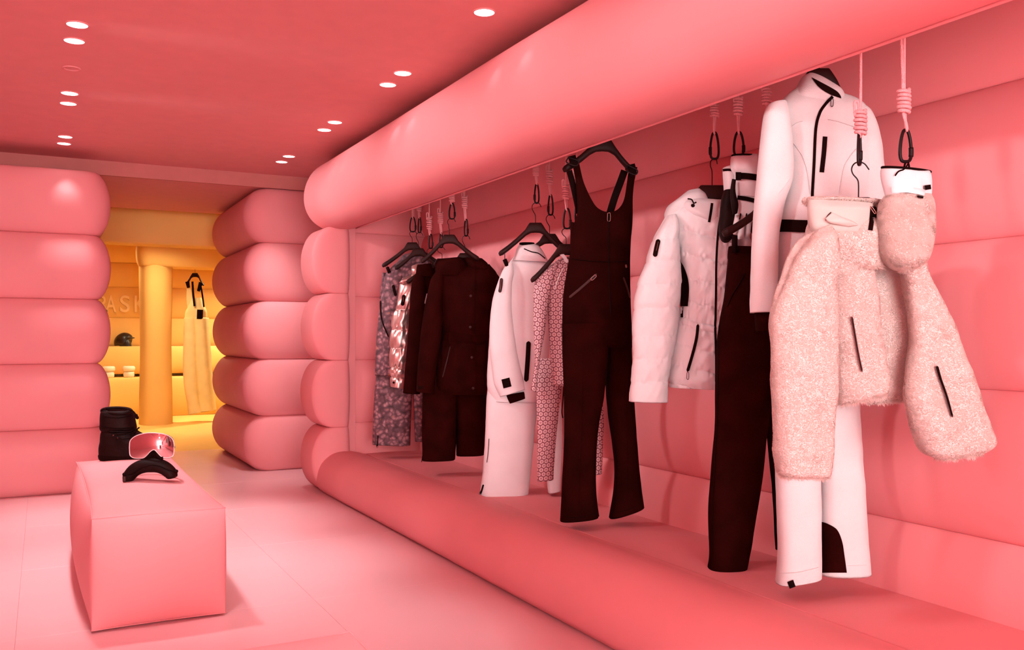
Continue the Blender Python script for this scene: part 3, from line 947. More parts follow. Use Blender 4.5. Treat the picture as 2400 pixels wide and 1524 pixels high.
def rope(label, knot, loop, d, topz=2.452, r=0.0044, tail=True, two=False, side=1):
    """knot = (u, v0, v1) coil; loop = (u, v) where it goes through the carabiner"""
    ku, k0, k1 = knot
    p0, p1 = U(ku, k0, d), U(ku, k1, d)
    top = p0.copy(); top[2] = max(topz, p0[2] + 0.03)
    t = empty('knotted_rope', p1, label, 'rope', 'pink knotted ropes')
    ax = p1 - p0; L = np.linalg.norm(ax); ax /= L
    turns = int(min(6, max(4, round(L / (2.3 * r)))))
    R = 0.0145
    n = turns * 16
    P = []
    for i in range(n + 1):
        a = 2 * math.pi * i / 16
        f = i / n
        P.append(p0 + ax * (L * f) + (RT * math.cos(a) + FW * math.sin(a)) * R * (1 + 0.10 * math.sin(f * math.pi * turns * 0.9 + 1.0)))
    sweep('knot_coil', P, min(r * 1.25, L / turns / 1.9), ROPE, t, nseg=8, up=ax)
    sweep('upper_strand', [top, p0 + (top - p0) * 0.5 + RT * 0.001, p0, p0 + ax * L * 0.5], r, ROPE, t, nseg=8, n=16)
    if two:
        sweep('upper_strand', [top - RT * 0.012, p0 - RT * 0.010 + (top - p0) * 0.4, p0 - RT * 0.004, p0 + ax * L * 0.5 - RT * 0.003], r, ROPE, t, nseg=8, n=16)
    if tail:
        q = p0 - RT * side * 0.006
        sweep('tail_loop', [q + ax * L * 0.3, q - ax * 0.008, q - ax * 0.024 - RT * side * 0.002, q - ax * 0.026 - RT * side * 0.010, q - ax * 0.012 - RT * side * 0.013, q + ax * L * 0.25 - RT * side * 0.010], r * 0.95, ROPE, t, nseg=8, n=30)
    lp = U(loop[0], loop[1], d)
    sweep('lower_loop', [p1 - ax * L * 0.3 - RT * 0.003, p1 - RT * 0.004 - FW * 0.003, lp - RT * 0.004 - FW * 0.010 - ax * 0.012, lp - FW * 0.004 + ax * 0.002, lp + FW * 0.010 + RT * 0.003 - ax * 0.010, p1 + RT * 0.004 + FW * 0.003, p1 - ax * L * 0.3 + RT * 0.003], r, ROPE, t, nseg=8, n=44)
    return t

def T_(name, u, v, d, label, cat, group=None):
    return empty(name, U(u, v, d), label, cat, group)

# ------------------------------------------------------------------ 1  fur coat, nearest
d = 2.70
rope('pink knotted rope above the cream fur coat', (2017, 258, 314), (2014, 320), d, two=False)
carabiner('black carabiner seen edge-on above the cream fur coat', (2007, 308, 2021, 390), d, r=0.0042)
hanger('dark hanger mostly hidden inside the cream fur coat', (2012, 462), (1925, 515), (2095, 520), d + 0.01, (2014, 381), hook=[(2012, 466), (2012, 432), (2009, 420), (1999, 408), (1996, 396), (2001, 385), (2012, 380), (2026, 384), (2037, 398)])
coat = T_('fur_coat', 2010, 900, d, 'short cream fur coat hanging open with splayed sleeves', 'coat', 'hanging ski clothes')
fk = dict(folds=(0.024, 10, 1.3), wr=(0.007, 20))
body = tube('back_panel', [(1905, 505, 2090, 520, .6), (1925, 560, 2105, 560), (1990, 640, 2110, 627), (2010, 740, 2128, 740), (2020, 830, 2140, 830), (2030, 890, 2160, 873), (2036, 925, 2161, 905), (2040, 944, 2150, 936, .6)], d + 0.10, 0.055, FUR, coat, **fk)
front = tube('front_panel', [(1905, 500, 2030, 515, .5), (1908, 545, 2040, 552), (1925, 600, 2043, 600), (1945, 660, 2050, 660), (1950, 740, 2060, 740), (1954, 820, 2074, 820), (1958, 890, 2083, 882), (1962, 935, 2083, 912), (1966, 950, 2078, 926, .6)], d - 0.03, 0.050, FUR, coat, **fk)
slL = tube('sleeve', [(1905, 545, 1950, 525, .4), (1885, 565, 1958, 560), (1858, 605, 1962, 620), (1824, 682, 1964, 700), (1803, 750, 1964, 770), (1805, 850, 1963, 860), (1810, 960, 1960, 950), (1815, 1040, 1953, 1040), (1820, 1098, 1947, 1108), (1834, 1116, 1943, 1121, .6)], d - 0.10, 0.062, FUR, coat, **fk)
slR = tube('sleeve', [(2080, 545, 2120, 550, .4), (2095, 590, 2158, 580), (2112, 640, 2180, 640), (2128, 720, 2210, 715), (2136, 800, 2241, 800), (2128, 890, 2271, 880), (2127, 945, 2292, 935), (2148, 1018, 2317, 1010), (2170, 1058, 2324, 1042), (2205, 1074, 2300, 1066, .6)], d - 0.02, 0.055, FUR, coat, **fk)
upper = tube('shoulder_yoke', [(1905, 508, 2040, 512, .5), (1893, 540, 2060, 545), (1895, 580, 2065, 585), (1920, 630, 2060, 630, .6)], d - 0.035, 0.050, FUR, coat, **fk)
col_ = tube('collar_lining', [(1896, 470, 2046, 478, .6), (1893, 490, 2046, 495), (1895, 515, 2044, 520), (1902, 540, 2040, 548), (1912, 552, 2030, 556, .6)], d - 0.055, 0.045, CREAM, coat, folds=(0.018, 9, 14), wr=(0.003, 30))
cf = tube('collar_fur', [(1892, 462, 2060, 466, .4), (1886, 468, 2068, 472), (1890, 478, 2064, 482, .5)], d - 0.03, 0.055, FUR, coat, nrow=24, **fk)
strip('lining_slit_shade', col_, [(1935, 517), (1941, 507), (1948, 497)], [1.5, 6, 5, 1.5], MAROON, coat)  # dark strip laid on the lining as the shade inside its opening
fl2 = tube('lining_fold', [(1935, 512, 1950, 498, .3), (1940, 520, 1975, 510), (1955, 526, 2000, 520), (1990, 532, 2012, 528, .3)], d - 0.105, 0.012, CREAM, coat, nrow=24, folds=None)
strip('front_zip', [col_, upper], [(2046, 484), (2044, 510), (2040, 540)], 11, BLACKTRIM, coat, rnd=False)
zip_pull([col_], 2042, 486, 4, 16, BRIGHTM, coat, ang=-0.6)
strip('pocket_zip', front, [(1997, 742), (2005, 790), (2012, 830), (2021, 872)], 4, MAROON, coat, off=0.012)
strip('sleeve_zip', slR, [(2196, 858), (2204, 886), (2219, 929), (2233, 978)], [6, 6, 5, 5, 4], BLACKTRIM, coat, off=0.014)
fur_pile([body, front, slL, slR, upper, cf], coat, FIBRE, 330000, length=0.0135, width=0.0011)

# fur mitten
d = 2.60
rope('pink knotted rope above the fur mitten', (2119, 209, 264), (2124, 305), d, two=True, tail=False)
carabiner('black carabiner holding the fur mitten', (2103, 301, 2142, 383), d)
mit = T_('fur_mitten', 2124, 630, d, 'cream fur mitten with white quilted cuff hanging beside the coat', 'mitten')
cuff = tube('cuff', [(2068, 395, 2178, 404, .8), (2066, 405, 2180, 414), (2070, 425, 2180, 430), (2076, 445, 2178, 446), (2080, 462, 2176, 460), (2084, 475, 2172, 470, .8)], d, 0.045, WHITE, mit, folds=(0.010, 45, 9), nseg=90)
sweep('cuff_binding', [U(2124 + 57 * math.cos(a), 398 + (math.cos(a)) * 5 - 4 * math.sin(a), d - 0.046 * math.sin(a)) for a in np.linspace(0, 2 * math.pi, 40, endpoint=False)], 0.0038, BLACKTRIM, mit, nseg=8, closed=True)
mf = tube('fur_hand', [(2080, 458, 2176, 458, .7), (2066, 480, 2182, 478), (2062, 520, 2185, 515), (2062, 555, 2184, 550), (2067, 590, 2178, 585), (2078, 612, 2166, 610), (2096, 628, 2148, 627, .7), (2115, 634, 2130, 634, .3)], d - 0.005, 0.055, FUR, mit, folds=(0.006, 12, 8))
strip('wrist_strap', [cuff, mf], [(2090, 446), (2120, 444), (2150, 448), (2168, 452)], 14, DOWN, mit, rnd=False, off=0.010)
strip('buckle', [cuff, mf], [(2168, 440), (2182, 438)], 11, BLACKTRIM, mit, rnd=False, off=0.012)
strip('strap_end', [cuff, mf], [(2150, 460), (2164, 463)], 5, BLACKTRIM, mit, rnd=False, off=0.012)
sweep('drawcord', [U(2098, 412, d - 0.05), U(2106, 402, d - 0.052), U(2120, 396, d - 0.046), U(2128, 384, d - 0.01)], 0.0022, BLACKTRIM, mit, nseg=6, n=20)
sweep('cuff_loop', [U(2118, 398, d), U(2122, 382, d), U(2128, 380, d), U(2132, 398, d)], 0.003, BLACKTRIM, mit, nseg=6, n=24)
fur_pile([mf], mit, FIBRE, 50000, length=0.0125, width=0.0011, seed=4)

# ------------------------------------------------------------------ 2  white fleece ski suit
d = 3.06
suit = T_('ski_suit', 1920, 1360, d, 'white fleece one-piece ski suit with black belt and ankle panels', 'ski suit', 'hanging ski clothes')
rope('pink knotted rope half hidden behind the white ski suit shoulder', (1797, 205, 246), (1806, 262), 3.35)
sk = dict(folds=(0.009, 11, 1.3), wr=(0.0015, 25))
tor = tube('torso', [(1868, 205, 1975, 222, .5), (1838, 228, 2010, 240, .8), (1822, 258, 2030, 268), (1836, 330, 2046, 330), (1842, 400, 2054, 400), (1836, 460, 2052, 460), (1826, 510, 2040, 515), (1818, 545, 2030, 545), (1815, 600, 2030, 610), (1812, 690, 2028, 690), (1812, 780, 2022, 780), (1815, 860, 2015, 860, .9)], d, 0.085, FLEECE, suit, **sk)
sL = tube('sleeve', [(1822, 240, 1835, 236, .3), (1800, 246, 1842, 244, .7), (1790, 275, 1850, 290), (1783, 330, 1855, 345), (1776, 400, 1856, 415), (1769, 480, 1836, 480), (1764, 560, 1822, 560), (1761, 640, 1820, 640), (1759, 700, 1815, 700), (1759, 734, 1811, 732, .9)], d - 0.055, 0.055, FLEECE, suit, **sk)
sR = tube('sleeve', [(2005, 240, 2020, 246, .3), (2000, 262, 2038, 268, .8), (2000, 320, 2056, 320), (1992, 380, 2064, 375), (1985, 440, 2068, 435), (1990, 520, 2070, 520), (1995, 620, 2068, 620), (2000, 720, 2066, 720, .8)], d - 0.02, 0.055, FLEECE, suit, **sk)
tube('inner_cuff', [(1770, 728, 1806, 728), (1771, 750, 1805, 750), (1773, 778, 1803, 778)], d - 0.055, 0.035, BLACK, suit, nrow=16, folds=None)
colr = tube('collar', [(1893, 172, 1965, 214, .55), (1882, 180, 1972, 222, .8), (1872, 200, 1974, 232), (1860, 222, 1966, 246), (1850, 245, 1950, 262, .7)], d - 0.012, 0.075, FLEECE, suit, nrow=40, folds=(0.004, 10, 3))
cin = colr
patch('collar_facing', colr, [(1902, 181, 1914, 187), (1907, 189, 1944, 203), (1917, 202, 1962, 214), (1932, 214, 1970, 224), (1949, 223, 1972, 231)], BLACKTRIM, suit, off=0.004, nr=20)
hanger('dark hanger whose neck shows inside the white suit collar', (1920, 160), (1862, 232), (1990, 240), d + 0.03, (1930, 95), nb=1.0)
lgL = tube('leg', [(1815, 780, 1930, 780, .8), (1814, 880, 1928, 880), (1817, 1000, 1924, 1000), (1819, 1098, 1921, 1110), (1822, 1195, 1922, 1200), (1825, 1290, 1922, 1290), (1822, 1340, 1923, 1330), (1820, 1366, 1922, 1350)], d - 0.03, 0.07, FLEECE, suit, **sk)
lgR = tube('leg', [(1915, 780, 2020, 780, .8), (1915, 880, 2012, 880), (1918, 966, 2010, 966), (1920, 1064, 2015, 1064), (1920, 1162, 2022, 1162), (1918, 1261, 2027, 1261), (1918, 1344, 2034, 1342)], d + 0.02, 0.07, FLEECE, suit, **sk)
FT = [colr, tor, sR]
strip('front_zip', [colr, cin, tor], [(1952, 226), (1934, 245), (1921, 266), (1912, 303), (1908, 384), (1904, 457), (1902, 520), (1901, 620)], 7, BLACKTRIM, suit, n=60, rnd=False)
zip_pull(FT, 1950, 232, 5, 16, BLACKM, suit)
strip('chest_pocket', FT, [(1934, 320), (1931, 360), (1926, 404)], 11, BLACKTRIM, suit, rnd=False)
strip('belt', [tor], [(1816, 530), (1840, 529), (1870, 530), (1905, 531), (1960, 534), (2020, 536)], 29, BLACKTRIM, suit, rnd=False, off=0.006, n=40)
strip('hip_pocket', [tor], [(1862, 576), (1843, 625), (1824, 677)], 9, BLACKTRIM, suit)
for pts in ([(1851, 300), (1868, 288), (1882, 283)], [(1856, 330), (1870, 350), (1882, 370), (1893, 410), (1898, 455)], [(1940, 280), (1965, 285), (2005, 298)], [(2008, 347), (1990, 370), (1977, 395), (1966, 455)], [(1852, 418), (1840, 436), (1824, 455)]):
    strip('seam', [tor, sR, sL], pts, 2.2, FLEECE, suit, off=0.002, thick=0.003)
patch('ankle_panel', lgR, [(1921, 1223, 1924, 1223), (1921, 1228, 1940, 1228), (1921, 1240, 1962, 1242), (1921, 1270, 1974, 1270), (1921, 1300, 1979, 1300), (1922, 1343, 1985, 1343)], BLACK, suit, off=0.004)
strip('hem_tab', lgL, [(1852, 1362), (1858, 1378)], 15, BLACKTRIM, suit, rnd=False)
for lg, y0, pts in ((lgL, 0, [(1824, 1344), (1870, 1342), (1920, 1330)]), (lgR, 0, [(1988, 1326), (2032, 1325)])):
    strip('hem_stitch', lg, pts, 1.6, FLEECE, suit, off=0.002, thick=0.002)

# ------------------------------------------------------------------ 3  black trousers, gloves
d = 3.44
hanger('dark hanger carrying the plain black trousers', (1800, 470), (1692, 545), (1885, 545), d - 0.04, (1806, 262))
pants = T_('ski_trousers', 1730, 1370, d, 'plain black ski trousers clipped to a hanger between white jacket and white suit', 'trousers', 'hanging ski clothes')
pk = dict(folds=(0.010, 9, 1.2), wr=(0.0015, 20))
tube('waistband', [(1709, 578, 1792, 582, .8), (1707, 592, 1794, 596), (1706, 606, 1796, 610, .9)], d, 0.058, BLACK, pants, nrow=14, folds=None)
pl = tube('leg', [(1708, 594, 1792, 598, .8), (1705, 625, 1800, 640), (1697, 690, 1806, 700), (1687, 745, 1809, 760), (1679, 810, 1811, 820), (1675, 910, 1809, 905), (1674, 1000, 1795, 1010), (1666, 1100, 1784, 1115), (1660, 1200, 1768, 1215), (1663, 1300, 1752, 1310), (1660, 1332, 1742, 1352), (1659, 1350, 1735, 1373)], d - 0.01, 0.065, BLACK, pants, **pk)
tube('leg', [(1770, 600, 1850, 600, .8), (1775, 700, 1860, 700), (1790, 850, 1862, 850), (1800, 1000, 1862, 1000), (1815, 1150, 1860, 1150), (1822, 1290, 1858, 1290, .8)], d + 0.07, 0.05, BLACK, pants, **pk)
strip('pocket_seam', pl, [(1747, 640), (1733, 665), (1716, 692), (1704, 720)], 2, BLACKTRIM, pants)
strip('side_seam', pl, [(1684, 760), (1682, 900), (1680, 1000), (1672, 1150), (1668, 1300)], 1.6, BLACKTRIM, pants)
sweep('clip', [U(1722, 552, d - 0.06), U(1722, 592, d - 0.062)], 0.011, BLACKTRIM, pants, nseg=4)
sweep('hanging_cord', [U(1806, 925, d - 0.07), U(1810, 950, d - 0.07), U(1809, 975, d - 0.07)], 0.003, BLACKTRIM, pants, nseg=6, n=12)

d = 3.52
rope('pink knotted rope above the white gloves', (1730, 228, 270), (1731, 312), d)
carabiner('black carabiner holding the white and black gloves', (1715, 307, 1748, 368), d)
gl = T_('ski_glove', 1745, 560, d, 'white ski glove with black straps hanging from a carabiner, front one', 'glove', 'pair of gloves')
gc = tube('gauntlet', [(1716, 366, 1773, 364, .8), (1715, 375, 1774, 373), (1716, 395, 1774, 395), (1724, 410, 1774, 410, .9), (1722, 425, 1774, 425), (1724, 445, 1775, 446), (1727, 462, 1774, 466, .9)], d - 0.02, 0.045, DOWN, gl, folds=(0.005, 30, 14))
sweep('binding', [U(1744.5 + 29 * math.cos(a), 365 - 3 * math.sin(a), d - 0.02 - 0.04 * math.sin(a)) for a in np.linspace(0, 2 * math.pi, 36, endpoint=False)], 0.0035, BLACKTRIM, gl, nseg=8, closed=True)
gp = tube('palm', [(1726, 458, 1774, 462, .8), (1728, 480, 1776, 482), (1726, 500, 1776, 504), (1722, 520, 1774, 522, .8)], d - 0.02, 0.045, DOWN, gl, folds=(0.004, 25, 8))
for k, (a, b, c_, e_) in enumerate(((1716, 1728, 548, 0), (1728, 1742, 560, 0), (1744, 1757, 556, .01), (1759, 1771, 545, .02))):
    tube('finger', [(a + 7, 505, b + 8, 507, .8), (a + 2, 528, b + 3, 530), (a, c_ - 8, b, c_ - 6), (a + 3, c_ + 2, b - 3, c_ + 2, .5)], d - 0.035 + e_, 0.020, DOWN if k < 3 else LEATHER, gl, nrow=24, nseg=20, folds=None)
    strip('finger_gusset', gp, [(b + 8, 500), (b + 5, 515)], 3, BLACKTRIM, gl, off=0.022)
strip('wrist_strap', gc, [(1728, 412), (1750, 413), (1774, 416)], 15, BLACKTRIM, gl, rnd=False, off=0.008)
strip('buckle', gc, [(1724, 413), (1737, 413)], 19, BLACKTRIM, gl, rnd=False, off=0.012)
strip('cuff_band', [gc, gp], [(1728, 463), (1750, 466), (1774, 472)], 10, BLACKTRIM, gl, rnd=False, off=0.006)
gl2 = T_('ski_glove', 1700, 565, d, 'white and black leather ski glove behind its partner, palm turned left', 'glove', 'pair of gloves')
gc2 = tube('gauntlet', [(1694, 394, 1724, 388, .8), (1695, 405, 1724, 402), (1697, 430, 1724, 430), (1698, 450, 1722, 452, .9)], d + 0.05, 0.04, DOWN, gl2, folds=(0.004, 30, 14), nrow=40)
strip('binding', gc2, [(1694, 399), (1708, 398), (1722, 400)], 6, BLACKTRIM, gl2, rnd=False)
gp2 = tube('palm', [(1697, 446, 1724, 446, .8), (1690, 475, 1728, 475), (1686, 510, 1730, 510), (1685, 540, 1728, 540), (1690, 562, 1716, 560, .8), (1697, 569, 1708, 568, .4)], d + 0.03, 0.04, LEATHER, gl2, folds=(0.005, 20, 6))
tube('thumb', [(1716, 420, 1724, 422, .5), (1712, 450, 1724, 450), (1714, 480, 1730, 478), (1718, 505, 1728, 500, .5)], d - 0.06, 0.016, LEATHER, gl2, nrow=30, nseg=20, folds=None)

# ------------------------------------------------------------------ 4  white down jacket
d = 3.74
rope('pink knotted rope above the white down jacket', (1675, 243, 274), (1674, 312), d)
carabiner('black carabiner holding the white down jacket hanger', (1660, 308, 1689, 375), d, gate=-1)
hanger('dark hanger with only its neck showing above the white down jacket', (1669, 434), (1570, 505), (1768, 505), d + 0.02, (1674, 371), hook=[(1669, 440), (1669, 408), (1668, 398), (1665, 388), (1666, 378), (1672, 373), (1679, 375), (1681, 385)], nb=1.5)
dj = T_('down_jacket', 1600, 940, d, 'white quilted down jacket with a hood and black side panel', 'jacket', 'hanging ski clothes')
def quilt(rows_v, amp, slope=0.0, scal=0.0, wav=0.0):
    rv = np.array(rows_v, float)
    def f(ac, s, u, v, Y, X):
        q = v + slope * (u - 1600) + wav * np.sin(u / 9.0)
        i = np.clip(np.searchsorted(rv, q), 1, len(rv) - 1)
        a, b = rv[i - 1], rv[i]
        t = np.clip((q - a) / (b - a), 0, 1)
        puff = np.clip(4 * t * (1 - t), 0, 1) ** 0.42
        px_ = np.minimum(t, 1 - t) * (b - a)
        edge = np.exp(-(px_ / 11.0) ** 2)
        gather = vnoise(u * 0.30 + 0.05 * q, q * 0.035, 2.0 + i * 1.0)
        pk = gather * edge * amp * 0.55 + vnoise(u * 0.11 + q * 0.06, q * 0.03 - u * 0.02, 5.0) * amp * 0.30 * (1 - edge)
        return amp * (puff - 0.6) + pk
    return f
q1 = quilt([440, 492, 545, 598, 652, 705, 748, 765, 810, 858, 905, 960], 0.011, slope=-0.28, wav=2.0)
jb = tube('body', [(1590, 478, 1690, 470, .6), (1572, 498, 1712, 490, .9), (1578, 540, 1724, 540), (1592, 600, 1728, 600), (1600, 660, 1726, 660), (1602, 710, 1722, 720, .95), (1590, 742, 1718, 745, .9), (1580, 780, 1720, 780), (1572, 840, 1720, 840), (1568, 885, 1718, 892), (1570, 908, 1716, 914, .85)], d, 0.085, DOWN, dj, nseg=170, nrow=210, folds=None, wr=(0.002, 45), disp=q1)
q2 = quilt([500, 560, 612, 665, 720, 785, 836, 890, 960], 0.008, slope=0.05)
js = tube('sleeve', [(1562, 506, 1585, 502, .4), (1550, 530, 1590, 525, .8), (1532, 562, 1592, 572), (1512, 618, 1594, 615), (1495, 664, 1596, 664), (1486, 714, 1591, 720), (1482, 781, 1587, 785), (1483, 835, 1575, 835), (1478, 891, 1567, 885), (1474, 941, 1563, 943)], d - 0.06, 0.065, DOWN, dj, nseg=80, nrow=150, folds=(0.006, 10, 2), wr=(0.0025, 35), disp=q2)
tube('sleeve', [(1705, 495, 1728, 498, .4), (1712, 520, 1748, 525, .8), (1722, 580, 1762, 585), (1728, 660, 1772, 660), (1730, 760, 1776, 760), (1730, 860, 1776, 860), (1728, 930, 1770, 930)], d + 0.06, 0.06, DOWN, dj, nrow=70, disp=quilt([500, 560, 612, 665, 720, 785, 836, 890, 960], 0.008))
hd = tube('hood', [(1612, 448, 1638, 444, .4), (1594, 462, 1650, 456, .9), (1570, 480, 1656, 474), (1560, 496, 1656, 492), (1558, 508, 1640, 510, .9), (1565, 516, 1600, 516, .5)], d + 0.015, 0.075, DOWN, dj, nrow=60, folds=(0.012, 16, 14), wr=(0.003, 40))
cl = tube('collar', [(1614, 466, 1688, 470, .5), (1600, 474, 1690, 478, .85), (1596, 488, 1690, 492), (1610, 505, 1688, 508), (1640, 518, 1686, 522, .8)], d - 0.03, 0.07, DOWN, dj, nrow=50, folds=(0.007, 14, 10), wr=(0.002, 40))
strip('collar_zip', [cl, jb], [(1669, 476), (1666, 498), (1662, 521)], 6, BLACKTRIM, dj, rnd=False)
strip('front_zip', [cl, jb], [(1690, 500), (1683, 545), (1679, 610), (1678, 680), (1677, 740), (1676, 765), (1678, 830), (1678, 905)], 5, BLACKTRIM, dj, n=50)
patch('side_panel', [jb], [(1592, 612, 1594, 612), (1593, 625, 1603, 626), (1594, 650, 1612, 652), (1596, 680, 1615, 680), (1594, 718, 1612, 718)], BLACKTRIM, dj, off=0.006)
strip('waist_belt', [jb], [(1590, 733), (1602, 731), (1614, 731)], 23, DOWN, dj, rnd=False, off=0.008)
strip('belt_buckle', [jb], [(1598, 719), (1598, 744)], 6, BLACKTRIM, dj, rnd=False, off=0.013)
strip('hip_pocket', jb, [(1636, 760), (1632, 795), (1622, 835), (1611, 872)], 7, BLACKTRIM, dj, off=0.006)
zip_pull(jb, 1612, 874, 4, 14, BLACKM, dj, off=0.02)
strip('sleeve_badge', js, [(1543.5, 561), (1539, 580), (1534.5, 602)], 11, BLACKTRIM, dj, off=0.005)
strip('badge_mark', js, [(1543, 566), (1540, 580), (1538, 588)], 1.6, BRIGHTM, dj, off=0.012)
sweep('drawcord', [U(1612, 466, d - 0.10), U(1621, 468, d - 0.11), U(1626, 476, d - 0.112), U(1632, 474, d - 0.112)], 0.0028, BLACKTRIM, dj, nseg=6, n=24)
V, Fc = sweep_data(crom([U(1624, 478, d - 0.112), U(1624, 486, d - 0.112)], 8), np.array([.004, .007, .008, .008, .008, .007, .006, .003]), 10)
mesh('cord_toggle', V, Fc, BLACKTRIM, dj)

# ------------------------------------------------------------------ 5  black salopettes
d = 4.15
hanger('dark hanger carrying the black salopettes by their straps', (1411, 324), (1318, 396), (1490, 402), d, (1411, 262), nb=1.1)
rope('pink rope end behind the black salopettes strap', (1352, 405, 455), (1351, 474), 4.45)
carabiner('black carabiner half hidden behind the black salopettes', (1345, 472, 1362, 523), 4.45)
so = T_('salopettes', 1410, 1215, d, 'black bib ski salopettes with flared legs', 'salopettes', 'hanging ski clothes')
bib = tube('bib', [(1340, 382, 1494, 392, .10), (1345, 400, 1491, 405, .16), (1350, 430, 1486, 430, .40), (1353, 465, 1483, 462, .65), (1353, 500, 1483, 498, .85), (1346, 525, 1482, 528, .95), (1339, 560, 1479, 560), (1336, 600, 1477, 600, .95), (1327, 650, 1477, 650), (1320, 700, 1478, 700), (1318, 750, 1480, 750), (1318, 800, 1481, 800, .9), (1319, 815, 1481, 815, .6)], d, 0.075, BLACK, so, folds=(0.006, 10, 1.5), wr=(0.001, 20), nseg=150, nrow=170, e=0.9, cap_top=False)
def scoop(p):
    """cut the neckline as a scoop between the two straps"""
    me = p.o.data
    base = wloc(p.o)
    rx = np.array([1330, 1357, 1361, 1367, 1373, 1379, 1386, 1393, 1400, 1407, 1414, 1421, 1436, 1444, 1451, 1458, 1463, 1466, 1469, 1472, 1476, 1500])
    rv = np.array([360, 380, 400, 425, 440, 453, 467, 479, 487, 491.5, 495, 496.5, 496, 493.5, 488, 479, 467, 452, 430, 408, 392, 360.])
    for i, v in enumerate(me.vertices):
        w = np.array(v.co) + base - EYE
        dd = w @ FW; u = CX + (w @ RT) / dd * F_PX; vv = HZ - w[2] / dd * F_PX
        c_ = np.interp(u, rx, rv)
        if vv < c_:
            v.co.z -= (c_ - vv) / F_PX * dd
            p.V[i][2] -= (c_ - vv) / F_PX * dd
scoop(bib)
lk = dict(folds=(0.008, 9, 1.1), wr=(0.001, 20))
la = tube('leg', [(1318, 760, 1428, 755, .8), (1319, 829, 1424, 835), (1322, 929, 1415, 929), (1322, 1029, 1402, 1010), (1317, 1128, 1397, 1100), (1315, 1180, 1398, 1165), (1313, 1221, 1404, 1212)], d - 0.02, 0.072, BLACK, so, **lk)
lb = tube('leg', [(1412, 755, 1480, 755, .8), (1421, 829, 1481, 829), (1420, 889, 1484, 889), (1425, 960, 1488, 960), (1436, 1040, 1492, 1030), (1442, 1103, 1497, 1100), (1439, 1155, 1503, 1150), (1429, 1214, 1509, 1188)], d + 0.05, 0.072, BLACK, so, **lk)
def band(name, pts, wpx, dd, mat, parent, tk=0.004):
    P = crom([(a, b, c2) for a, b, c2 in pts], 24)
    Wd = np.interp(np.linspace(0, 1, 24), np.linspace(0, 1, len(wpx)), wpx) / 2
    T = np.gradient(P[:, :2], axis=0); T /= np.linalg.norm(T, axis=1, keepdims=True); Nn = np.column_stack([-T[:, 1], T[:, 0]])
    V = []
    for i in range(24):
        a = P[i, :2] + Nn[i] * Wd[i]; b = P[i, :2] - Nn[i] * Wd[i]; z = dd + P[i, 2]
        V += [U(*a, z - tk), U(*b, z - tk), U(*b, z + tk), U(*a, z + tk)]
    return mesh(name, np.array(V), grid_faces(24, 4) + [(3, 2, 1, 0), tuple(23 * 4 + j for j in range(4))], mat, parent, sharp=40)
band('back_strap', [(1334, 400, .02), (1342, 430, .04), (1350, 465, .05), (1357, 500, .05)], [14, 14, 14, 14], d, BLACKTRIM, so)
band('back_strap', [(1464, 400, .02), (1453, 430, .04), (1440, 465, .05), (1428, 505, .05)], [17, 17, 17, 17], d, BLACKTRIM, so)
for (u, v, ang) in ((1342, 377, 0.35), (1481, 397, 0.5)):
    ca, sa = math.cos(ang), math.sin(ang)
    o4 = [(-12, -4), (12, -4), (12, 8), (-12, 8)]
    sweep('strap_buckle', crom([U(u + a * ca - b * sa, v + a * sa + b * ca, d - 0.035) for a, b in o4 + o4[:1]], 28)[:-1], 0.003, BLACKM, so, nseg=8, closed=True)
    band('strap_loop', [(u - 2, v - 12, -.025), (u + 1, v, -.032), (u + 4, v + 14, -.03)], [18, 18, 16], d, BLACKTRIM, so, 0.003)
tube('waist_yoke', [(1337, 520, 1358, 528, .5), (1337, 545, 1360, 550), (1336, 600, 1362, 600, .9)], d + 0.03, 0.04, BLACK, so, nrow=20, nseg=24, folds=None)
strip('waist_seam', bib, [(1335, 606), (1380, 612), (1430, 614), (1476, 612)], 2, BLACKTRIM, so)
strip('front_zip', bib, [(1427, 500), (1426, 560), (1428, 640), (1432, 740)], 4, BLACKTRIM, so)
zip_pull(bib, 1427, 500, 6, 17, BRIGHTM, so)
strip('hip_zip', bib, [(1334, 698), (1365, 672), (1399, 642)], 5.5, MAROON, so)
zip_pull(bib, 1396, 646, 5, 13, BRIGHTM, so, ang=0.8)
strip('hip_zip', bib, [(1461, 650), (1470, 675), (1477, 699)], 4, MAROON, so)
strip('snap', bib, [(1467, 620), (1468, 628)], 4, BRIGHTM, so)
for lg, pts in ((la, [(1366, 830), (1364, 1000), (1356, 1190)]), (lb, [(1462, 850), (1470, 1000), (1472, 1190)])):
    strip('crease_seam', lg, pts, 1.4, BLACK, so, off=0.001, thick=0.002)
for lg, pts in ((la, [(1315, 1208), (1355, 1214), (1402, 1202)]), (lb, [(1431, 1203), (1470, 1196), (1506, 1178)])):
    strip('hem_stitch', lg, pts, 1.5, BLACKTRIM, so, off=0.002, thick=0.002)

